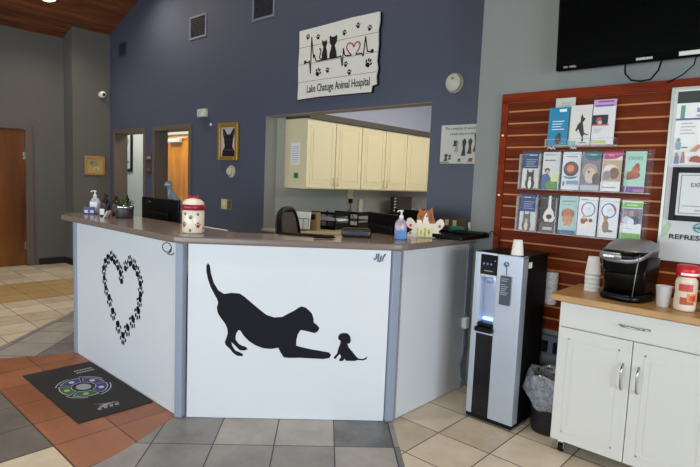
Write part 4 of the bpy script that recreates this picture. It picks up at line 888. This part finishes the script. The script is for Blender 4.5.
brochure('lilac topped white brochure with a photo of a person and pet in the top holder', -1.045, 1.732, .125, .262, [('r', 0, .84, 1, 1, '#b79ac6'), ('r', .2, .94, .9, .97, '#7a3f8c'), ('r', .1, .85, .9, .88, '#6a4a92'), ('r', .0, .44, .7, .66, '#20242e'), ('e', .3, .54, .14, .07, '#a05a50'), ('e', .35, .49, .1, .04, '#d9b4a4'), ('r', 0, .42, .75, .45, '#b8586c')] + lines(.1, .5, .34, 3, .035, '#9c9ca0', .01) + [('r', .1, .03, .7, .09, '#b9c46a')], '#d8d8dc', .042, .03, gU)
brochure('narrow grey leaflet wedged behind the lilac brochure in the top holder', -1.085, 1.732, .09, .185, [('r', .1, .1, .5, .5, '#7a7f8c')], '#a3a698', .014, 0, gU)

# ------------------------------------------------------------------ notice board, certificate
t = thing('notice_board', 'pale framed notice board with posters hanging on the slatted panel', 'board', (-.70, SF, 1.09))
k = MB(); k.box(0, .72, -.012, 0, 0, .94, mat('#c9cbcc', .35, var=.02)); k.build('board', t)
k = MB(); em = mat('#b7bdb2', .3, .3)
k.box(-.012, .004, -.018, 0, -.005, .945, em, .002); k.box(.716, .732, -.018, 0, -.005, .945, em, .002); k.box(.004, .716, -.018, 0, .935, .945, em, .002); k.build('edge_strip', t)
k = MB(); k.box(.02, .70, -.0145, -.012, .53, .925, WHITEP)
gr = '#26332b'
flat(k, [('r', .0, .83, 1, .99, gr), ('r', .03, .62, .06, .8, '#5f9a86'), ('r', .14, .7, .95, .76, '#8f95b8'), ('r', .14, .64, .95, .67, '#a5a9c2'), ('r', 0, .60, 1, .625, '#5d62a4')] + [('r', .04, .55 - i * .045, .12 + (i % 2) * .02, .56 - i * .045, '#9a9aa4') for i in range(4)] + [('r', .3, .5 - i * .045, .9, .51 - i * .045, '#9a9aa4') for i in range(4)] +
     [('e', .035, .33, .012, .03, '#6f8f9a'), ('p', [(.02, .2), (.05, .2), (.055, .3), (.015, .3)], '#8aa4b8'), ('r', .06, .22, .1, .24, '#7d7f88'), ('e', .03, .14, .01, .025, '#a58a78'), ('p', [(.015, .01), (.05, .01), (.045, .12), (.02, .12)], '#6a7ea8'), ('e', .075, .15, .01, .025, '#a58a78'), ('p', [(.06, .02), (.09, .02), (.085, .13), (.065, .13)], '#a8727c'), ('p', [(.12, .17), (.17, .27), (.2, .25), (.16, .17)], '#c08a70'), ('p', [(.12, .04), (.2, .02), (.24, .06), (.17, .12), (.13, .1)], '#a0503c'), ('e', .4, .15, .04, .06, '#8a9a80')], .68, .395, .02, .53, -.0147)
k.build('dental_poster', t, label='white sheet with a dark green heading and small coloured pictures')
k = MB()
k.text('REFRESHMENTS', .036, mat('#15171c', .5), at(.04, -.0146, .125) @ XZ, 'LEFT', 1.3, .0004, .001)
flat(k, [('o', .5, .5, .5, .5, .72, '#3f8f9c'), ('e', .5, .5, .25, .25, '#5fa9a0'), ('r', .0, .4, 1, .55, '#2f6f8c')], .075, .055, .15, .165, -.0142)
flat(k, [('p', [(0, 0), (.6, .2), (1, .8), (.7, 1), (.2, .7)], '#a9bf9c')], .05, .1, .0, .12, -.0132)
k.build('refreshments_print', t, label='lower print reading REFRESHMENTS under a teal logo')
t = thing('framed_certificate', 'black framed certificate hanging over the middle of the notice board', 'certificate', (-.668, SF - .0135, 1.315))
k = MB(); W_, H_ = .50, .29
for a in ((0, .03, 0, H_), (W_ - .03, W_, 0, H_), (.03, W_ - .03, 0, .03), (.03, W_ - .03, H_ - .03, H_)): k.box(a[0], a[1], -.02, -.0015, a[2], a[3], BLACK, .003)
k.build('frame', t)
k = MB(); k.box(.03, W_ - .03, -.012, -.0015, .03, H_ - .03, mat('#cfd2d2', .4))
flat(k, [('r', .03, .05, .97, .95, '#6f7478'), ('r', .04, .065, .96, .935, '#d3d6d6'), ('r', .06, .22, .94, .235, '#777777'), ('r', .2, .12, .8, .14, '#888888'), ('r', .38, .3, .62, .64, '#1a1a1c')], W_ - .06, H_ - .06, .03, .03, -.0122)
k.text('Certified', .02, mat('#2a2c30', .5), at(.16, -.0146, .225) @ XZ, 'CENTER', .9); k.text('EXPERT', .032, mat('#2a2c30', .5), at(.14, -.0146, .185) @ XZ, 'CENTER', .9)
k.build('certificate_print', t)

# ------------------------------------------------------------------ television
t = thing('television', 'large black flat television mounted high on the grey wall', 'television', (-1.338, YG - .02, 2.185), rx=math.radians(4))
k = MB(); k.box(0, 1.25, -.075, -.03, 0, .74, mat('#020203', .6, spec=.05), .004); k.build('housing', t)
k = MB(); k.box(.018, 1.232, -.0768, -.075, .035, .722, mat('#040506', .08, var=.0)); k.build('screen', t)
k = MB(); k.box(.35, .9, -.03, .02, .25, .5, BLACKM); k.build('wall_bracket', t)
k = MB(); lm = mat('#b9bbbe', .4); k.text('HD 1080p', .018, lm, at(.085, -.0772, .011) @ XZ); k.build('spec_mark', t)
k = MB(); k.text('SAMSUNG', .018, lm, at(.49, -.0772, .010) @ XZ, 'CENTER', 1, .0004, .001); k.build('maker_mark', t)
k = MB(); k.box(.655, .92, -.0785, -.0755, .008, .03, mat('#c9cfc4', .4), .001); k.build('energy_sticker', t)
k = MB(); k.tube([(.38, -.03, .03), (.385, -.035, -.05), (.42, -.04, -.09), (.47, -.04, -.10), (.52, -.04, -.095), (.555, -.04, -.05), (.57, -.03, .02)], .005, BLACKM, 6); k.build('cable', t)
k = MB(); k.tube([(.73, -.03, .02), (.72, -.035, -.04), (.67, -.03, -.085), (.6, -.028, -.12)], .0035, BLACKM, 6); k.build('cable', t)

# ------------------------------------------------------------------ water dispenser
wd = thing('water_dispenser', 'tall silver and black floor standing water dispenser at the end of the counter', 'water dispenser', (-1.605, 2.925, 0))
sil = mat('#b2bac6', .34, .5, .03, scale=4); sil2 = mat('#7f8694', .35, .55, .03)
k = MB(); W_ = .31
k.box(.004, W_ - .004, .0, .36, .012, .035, BLACKM, .003); k.build('foot', wd)
k = MB(); k.box(.005, W_ - .005, .075, .37, .035, 1.045, BLACKM, .006); k.build('rear_body', wd)
k = MB(); k.box(0, W_, .001, .372, 1.042, 1.06, BLACK, .006); k.build('top_cover', wd)
k = MB(); k.box(0, .038, 0, .075, .035, 1.06, sil, .004); k.box(.15, W_, 0, .075, .035, 1.06, sil, .004); k.box(.038, .15, 0, .075, .555, .57, sil); k.box(.038, .15, 0, .075, .91, .925, sil); k.box(.038, .15, 0, .075, 1.048, 1.06, sil); k.build('front_shell', wd)
k = MB(); k.box(.036, .152, .004, .06, .925, 1.048, mat('#07080c', .12), .002); cp = k.build('control_panel', wd)
k = MB()
for i in range(3): k.lathe([(.007, 0), (0, .0005)], mat('#5b78b0', .4), M=at(.06 + .024 * i, .0035, .99) @ RX90, seg=12)
k.box(.13, .136, .0032, .004, 1.01, 1.016, mat('#7f9fe0', .4)); k.box(.065, .12, .0032, .004, .945, .95, mat('#8a8f99', .4)); k.build('button', cp)
k = MB(); ni = mat('#aeb8cc', .4); k.box(.038, .15, .06, .075, .57, .91, ni); k.box(.038, .044, .005, .06, .57, .91, ni); k.box(.144, .15, .005, .06, .57, .91, ni); k.build('niche', wd)
k = MB(); k.box(.036, .152, -.03, .06, .57, .60, BLACK, .008); k.box(.04, .148, .0, .05, .60, .625, BLACK, .006); k.build('drip_tray', wd)
k = MB(); k.box(.08, .11, .015, .05, .87, .91, mat('#6d7482', .3), .004); k.build('nozzle', wd)
k = MB(); k.box(.05, .14, .05, .058, .632, .65, emit('niche_light_strip', '#8fb8ff', 2.5)); k.build('niche_light', wd)
k = MB(); k.box(.038, .15, .002, .06, .035, .553, mat('#08090d', .15), .002); k.build('lower_panel', wd)
k = MB(); k.box(W_ - .004, W_ - .001, .085, .13, .985, 1.02, WHITE); k.build('rating_label', wd)
k = MB(); k.lathe([(.0, 0), (.014, 0), (.014, .012), (0, .014)], sil2, M=at(.21, 0, 1.005) @ RX90); k.tube([(.21, -.006, 1.0), (.213, -.006, .94)], .0015, BLACKM, 6); k.build('tag_hook', wd)
t = thing('info_tag', 'dark grey information tag hanging on the front of the water dispenser', 'tag', (-1.605 + .213, 2.916, .76))
k = MB(); k.box(-.033, .033, -.003, 0, 0, .175, mat('#3c4650', .5), .001); k.build('card', t)
k = MB(); tl = mat('#8b97a4', .5)
for i in range(8): k.box(-.026, .02 - (i % 3) * .008, -.0036, -.003, .155 - i * .012 - (.01 if i > 1 else 0), .160 - i * .012 - (.01 if i > 1 else 0), tl)
k.build('print', t)
def cup(label, loc, r0, r1, h, up=False, group=None, name='paper_cup'):
    k = MB(); p = [(0, 0), (r0, 0), (r1, h), (r1 + .0015, h), (r1 - .002, h - .001), (r0 - .001, .004), (0, .004)]
    if up: p = [(r, h - z) for r, z in p]
    k.lathe(p, WHITEP, seg=24); o = k.build(name, loc=loc); return tag(o, label, 'cup', group)
cup('single white paper cup upside down on top of the water dispenser', (-1.365, 2.99, 1.06), .026, .036, .09, True)
# cup sleeve behind
t = thing('cup_dispenser', 'clear wall tube holding white cups beside the water dispenser', 'cup dispenser', (-1.27, SF - .045, .735))
k = MB(); k.lathe([(.036, 0), (.036, .2), (.034, .2), (.034, 0)], clear('clear_tube', '#e8ecf2', .45), seg=20); k.build('tube', t)
k = MB(); 
for i in range(9): k.lathe([(.024, .005 + i * .02), (.031, .03 + i * .02), (.032, .031 + i * .02), (.024, .008 + i * .02), (0, .008 + i * .02)], WHITEP, seg=20)
k.build('cups', t, kind='stuff')
k = MB(); k.box(-.012, .012, .03, .04, .05, .15, BLACKM); k.build('bracket', t)
# cord on the counter end
t = thing('power_lead', 'grey power cord running down the counter end to the floor by the dispenser', 'cord', (-1.87, 2.9, 0))
k = MB(); k.tube([(.012, .40, .47), (.02, .40, .38), (.03, .37, .28), (.02, .36, .2), (.02, .38, .1), (.06, .40, .03), (.14, .42, .012), (.25, .44, .012)], .006, mat('#5a6068', .5), 8); k.build('cable', t)
k = MB(); k.box(-.006, .035, .375, .425, .45, .53, WHITE, .006); k.build('plug', t)
k = MB(); k.tube([(-1.755, 3.30, 1.105), (-1.70, 3.30, 1.16), (-1.66, 3.335, 1.12), (-1.655, 3.34, .95), (-1.655, 3.345, .6)], .004, BLACKM, 6)
tag(k.build('black_cable'), 'thin black cable arching from the black tray down behind the water dispenser', 'cable')

# ------------------------------------------------------------------ trash can
t = thing('trash_can', 'black waste bin with a crumpled clear liner between dispenser and white cabinet', 'trash can', (-1.155, 3.13, 0))
k = MB(); k.lathe([(0, .0), (.095, .0), (.1, .01), (.125, .345), (.128, .35), (.12, .35), (.095, .02), (0, .02)], mat('#15161a', .5), sx=1.0, sy=.95); k.build('bin', t)
k = MB(); n = 40; rings = []
rnd = random.Random(3)
ph = [rnd.uniform(0, 6.28) for _ in range(6)]
for j, (r_, z) in enumerate(((.085, .2), (.115, .33), (.122, .356), (.134, .362), (.141, .345), (.147, .30), (.15, .25), (.15, .215), (.147, .19))):
    rr = []
    for i in range(n):
        a = 2 * PI * i / n; wv = .010 * math.sin(5 * a + ph[0] + j) + .008 * math.sin(9 * a + ph[1] - j * .8) + .005 * math.sin(15 * a + ph[2] + j * 2)
        dz = (.03 * math.sin(2 * a + .6) + .018 * math.sin(3 * a + ph[4])) * max(0, (j - 4)) / 4 + .008 * math.sin(7 * a + ph[3] + j)
        rr.append(((r_ + (wv if j > 2 else wv * .3)) * math.cos(a), (r_ + (wv if j > 2 else wv * .3)) * math.sin(a) * .95, z + dz))
    rings.append(rr)
bag = clear('clear_liner', '#b8bec8', .42, .15)
k.loft(rings, bag, caps=False); k.build('liner', t)

# ------------------------------------------------------------------ white cabinet
cb = thing('rolling_cabinet', 'white rolling cabinet with a drawer, two doors and a light wooden top', 'cabinet', (-1.06, 2.90, 0))
cw = mat('#cdcdc8', .35, var=.01); W_, D_ = .76, .40
k = MB(); k.box(0, W_, .018, D_, .065, .852, cw, .002); k.build('carcass', cb)
k = MB(); k.prism([(-.045, -.01), (W_ + .045, -.01), (W_ + .045, D_ + .04), (-.045, D_ + .04)], .853, .887, wood('birch_top', '#a07a4a', '#c49a66', 3, (1, 12, 1), .35, .02), 'xy', bev=.004); k.build('worktop', cb)
k = MB(); k.box(.006, W_ - .006, 0, .018, .715, .848, cw, .003); dr = k.build('drawer', cb)
def bar(k, p, q, out, m):   # flat arched pull between p and q
    P0, P1 = Vector(p), Vector(q); o = Vector((0, -out, 0))
    k.tube([P0, P0 + o * .9 + (P1 - P0) * .12, P0 + o + (P1 - P0) * .3, P0 + o + (P1 - P0) * .7, P0 + o * .9 + (P1 - P0) * .88, P1], .0055, m, 8)
k = MB(); bar(k, (W_ / 2 - .07, 0, .783), (W_ / 2 + .07, 0, .783), .026, CHROME); k.build('handle', dr)
for i in range(2):
    a, b_ = (.006, W_ / 2 - .002) if i == 0 else (W_ / 2 + .002, W_ - .006)
    k = MB(); k.box(a, b_, 0, .018, .07, .709, cw, .003)
    ip = .055
    for q in ((a + ip, b_ - ip, .07 + ip, .07 + ip + .008), (a + ip, b_ - ip, .709 - ip - .008, .709 - ip), (a + ip, a + ip + .008, .07 + ip, .709 - ip), (b_ - ip - .008, b_ - ip, .07 + ip, .709 - ip)): k.box(q[0], q[1], -.0015, .0, q[2], q[3], cw, .0006, 1)
    k.box(a + ip + .03, b_ - ip - .03, -.0015, 0, .07 + ip + .03, .709 - ip - .03, cw, .0006, 1)
    dr = k.build('door', cb)
    hx = b_ - .035 if i == 0 else a + .035
    k = MB(); bar(k, (hx, 0, .45), (hx, 0, .585), .026, CHROME); k.build('handle', dr)
for x in (.06, W_ - .06):
    for y in (.03, D_ - .05):
        k = MB(); k.tube([(x - .012, y, .025), (x + .012, y, .025)], .024, BLACKM, 16); k.tube([(x - .0125, y, .025), (x + .0125, y, .025)], .012, CHROME, 12); k.box(x - .018, x + .018, y - .018, y + .018, .055, .066, CHROME, .002)
        k.box(x - .018, x - .014, y - .012, y + .012, .02, .057, CHROME); k.box(x + .014, x + .018, y - .012, y + .012, .02, .057, CHROME); k.build('caster', cb)

# coffee maker
t = thing('coffee_maker', 'black single-cup coffee maker with a domed silver lid on the white cabinet', 'coffee maker', (-.78, 3.11, .888), math.radians(-10)); t.scale = (.9, .92, .97)
def sup(cx, cy, rx, ry, z, e=3.2, n=28, zt=None):
    out = []
    for i in range(n):
        a = 2 * PI * i / n; c, s_ = math.cos(a), math.sin(a)
        x = cx + rx * math.copysign(abs(c) ** (2 / e), c); y = cy + ry * math.copysign(abs(s_) ** (2 / e), s_)
        out.append((x, y, z + (zt(x, y) if zt else 0)))
    return out
bl = mat('#030304', .3, spec=.2)
k = MB(); k.loft([sup(.0, .0, .122, .150, 0), sup(.0, 0, .127, .156, .008), sup(.0, 0, .126, .155, .030), sup(.0, 0, .118, .146, .04)], bl); k.build('base', t)
k = MB(); k.loft([sup(.0, .0, .114, .142, .04), sup(.0, .0, .118, .148, .15), sup(.0, .0, .12, .148, .24)], bl); k.build('column', t)
k = MB(); k.loft([sup(.0, -.01, .112, .138, .15), sup(.0, -.01, .12, .15, .165), sup(.0, -.01, .126, .156, .24), sup(.0, -.01, .128, .156, .272)], bl)
k.build('brew_head', t)
silv = mat('#9a9c9e', .38, .7, .04)
k = MB(); tl_ = lambda x, y: -.05 * max(0, (-y - .02)) / .13
k.loft([sup(.0, -.01, .130, .159, .268, zt=tl_), sup(.0, -.008, .128, .156, .288, zt=tl_), sup(.0, .0, .112, .135, .312, zt=tl_), sup(.0, .01, .085, .098, .326, zt=tl_), sup(.0, .01, .03, .04, .331)], silv); ld = k.build('lid', t)
k = MB(); k.loft([sup(-.04, -.155, .06, .02, .225, 3.5), sup(-.04, -.16, .066, .026, .24, 3.5), sup(-.04, -.155, .06, .03, .262, 3.5)], silv); k.build('lift_handle', ld)
k = MB(); k.box(-.07, -.01, -.189, -.186, .236, .25, mat('#d5d8da', .2, .8), .001); k.build('badge', ld)
k = MB(); k.loft([sup(.102, .02, .020, .09, .05, 4), sup(.106, .02, .020, .095, .15, 4), sup(.106, .02, .020, .095, .235, 4)], mat('#050608', .3, spec=.2)); k.build('water_tank', t)
k = MB(); k.tube([(.09, -.138, .035), (.098, -.142, .12), (.104, -.140, .2), (.108, -.13, .262)], .0022, silv, 6); k.build('side_trim', t)
k = MB(); k.box(-.07, .06, -.156, -.145, .03, .036, mat('#26282b', .3, .6), .002); k.build('drip_grate', t)
for i, (x, z) in enumerate(((.05, .312), (.072, .302))):
    k = MB(); k.lathe([(.008, 0), (.007, .004), (0, .005)], BLACK, c=(x, -.03, z), seg=12); k.build('button', t)
# cups
for i in range(5):
    cup(('white foam cup at the bottom of the stack beside the coffee maker', 'white foam cup second from the bottom of the stack beside the coffee maker', 'white foam cup in the middle of the stack beside the coffee maker', 'white foam cup second from the top of the stack beside the coffee maker', 'white foam cup on top of the stack beside the coffee maker')[i], (-.985, 3.17, .888 + i * .0245), .030, .041, .098, True, 'stacked foam cups', 'foam_cup')
cup('single white foam cup beside the red-capped creamer', (-.595, 3.04, .888), .028, .038, .105, False, None, 'foam_cup')
# creamer
t = thing('creamer_bottle', 'clear-white creamer bottle with a big red cap and red label', 'creamer', (-.50, 3.03, .888), math.radians(35))
cm = mat('#e6d9c6', .3, var=.02)
k = MB(); k.lathe([(0, 0), (.044, .001), (.048, .01), (.048, .05), (.045, .09), (.047, .12), (.047, .15), (.038, .165), (.038, .17)], cm, seg=32); k.build('bottle_body', t)
k = MB(); k.lathe([(.041, .168), (.049, .17), (.05, .2), (.047, .222), (.04, .226), (0, .227)], mat('#c51f25', .3), seg=32); k.build('cap', t)
k = MB()
def cyl_patch(R_, th0, th1, z0, z1, m, n=8):
    b = bmesh.new(); A = [b.verts.new((R_ * math.sin(th0 + (th1 - th0) * i / n), -R_ * math.cos(th0 + (th1 - th0) * i / n), z0)) for i in range(n + 1)]
    B_ = [b.verts.new((R_ * math.sin(th0 + (th1 - th0) * i / n), -R_ * math.cos(th0 + (th1 - th0) * i / n), z1)) for i in range(n + 1)]
    for i in range(n): b.faces.new([A[i], A[i + 1], B_[i + 1], B_[i]])
    k.merge(b, m, True)
cyl_patch(.0485, -1.5, 1.5, .03, .145, mat('#dcc9b0', .4)); cyl_patch(.049, -1.2, .3, .095, .14, mat('#d8c0aa', .4)); cyl_patch(.0492, -1.1, .2, .1, .135, mat('#c23a34', .4)); cyl_patch(.0492, -.9, .4, .035, .07, mat('#b04a20', .4)); cyl_patch(.0495, -.3, .7, .05, .09, mat('#d88a3a', .4)); cyl_patch(.0497, -.1, .5, .055, .08, mat('#c5352c', .4))
cyl_patch(.0505, -1.0, 1.0, .178, .19, mat('#f0e4e0', .4)); k.build('bottle_label', t)

# ------------------------------------------------------------------ ceiling lights
def downlight(label, x, y, power, spot=2.2):
    z = roof(x); sl = math.atan(.35)
    t = thing('ceiling_downlight', label, 'ceiling light', (x, y, z - .004)); t.rotation_euler = (0, -sl if x <= RX_ else sl, 0)
    k = MB(); k.lathe([(.085, -.006), (.1, -.008), (.102, .0)], WHITE); k.build('trim_ring', t)
    k = MB(); k.lathe([(.085, -.005), (0, -.005)], emit('lamp_glow', '#fff0d8', 14)); k.build('lens', t)
    l = bpy.data.lights.new('downlight', 'SPOT'); l.energy = power; l.color = (1, .86, .68); l.spot_size = spot; l.spot_blend = .8; l.shadow_soft_size = .09
    o = bpy.data.objects.new('downlight_lamp', l); C.objects.link(o); o.location = (x, y, z - .03)
RX_ = -1.6
downlight('round recessed light in the wooden ceiling near the far grey wall', -8.0, 2.62, 60)
downlight('recessed ceiling light near the blue wall, above the first vent', -6.75, 3.05, 130, 2.4)
downlight('recessed ceiling light high above the service opening', -4.7, 2.5, 90, 2.6)
downlight('recessed ceiling light over the far floor', -7.2, .6, 110)
downlight('added unseen ceiling light over the grey tiles', -2.9, .9, 230, 1.5)  # narrow overhead spot added out of view to brighten floor and countertop
downlight('added unseen ceiling light over the tiles before the white cabinet', -.9, 1.7, 260, 1.4)  # another added overhead spot, lifts the beige floor on the right
downlight('added unseen ceiling light above the logo mat', -4.7, .6, 80, 1.4)  # added overhead spot, brightens the floor around the mat

def area(name, loc, rot, sx, sy, power, col):
    l = bpy.data.lights.new(name, 'AREA'); l.shape = 'RECTANGLE'; l.size = sx; l.size_y = sy; l.energy = power; l.color = col
    o = bpy.data.objects.new(name, l); C.objects.link(o); o.location = loc; o.rotation_euler = rot; return o
DAY = (.86, .94, 1.0)
for i, (a, b_, c, d_) in enumerate(WN): area('window_daylight', ((a + b_) / 2, YN - .14, (c + d_) / 2), (PI / 2, 0, 0), b_ - a, d_ - c, (75, 108, 130)[i], DAY)
area('window_daylight', (XR + .14, -.2, 1.35), (PI / 2, 0, PI / 2), 4.4, 2.1, 300, DAY)
area('office_light', (-3.0, 5.4, 2.73), (0, 0, 0), 1.2, 2.4, 34, (1, .92, .76))
l = bpy.data.lights.new('office_fill_light', 'POINT'); l.energy = 75; l.color = (.93, .94, 1); l.shadow_soft_size = .15  # unseen point light added to brighten the office ceiling and upper wall
o = bpy.data.objects.new('office_fill_light', l); C.objects.link(o); o.location = (-1.0, 5.6, 2.35)
area('corridor_light', (-8.6, 4.4, 2.58), (0, 0, 0), 3.0, .5, 34, (1, .93, .8))
area('side_room_light', (-10.9, 4.4, 2.58), (0, 0, 0), 1.5, .5, 14, (.95, .98, 1))
l = bpy.data.lights.new('niche_lamp', 'AREA'); l.size = .06; l.energy = .07; l.color = (.6, .75, 1)
o = bpy.data.objects.new('niche_lamp', l); C.objects.link(o); o.location = (-1.495, 2.955, .90)

w = bpy.data.worlds.new('world'); sc.world = w; w.use_nodes = True
w.node_tree.nodes['Background'].inputs[0].default_value = (.6, .75, .9, 1); w.node_tree.nodes['Background'].inputs[1].default_value = .6
sc.view_settings.view_transform = 'Standard'; sc.view_settings.look = 'None'; sc.view_settings.gamma = 1; sc.view_settings.exposure = 0
sc.view_settings.use_curve_mapping = False
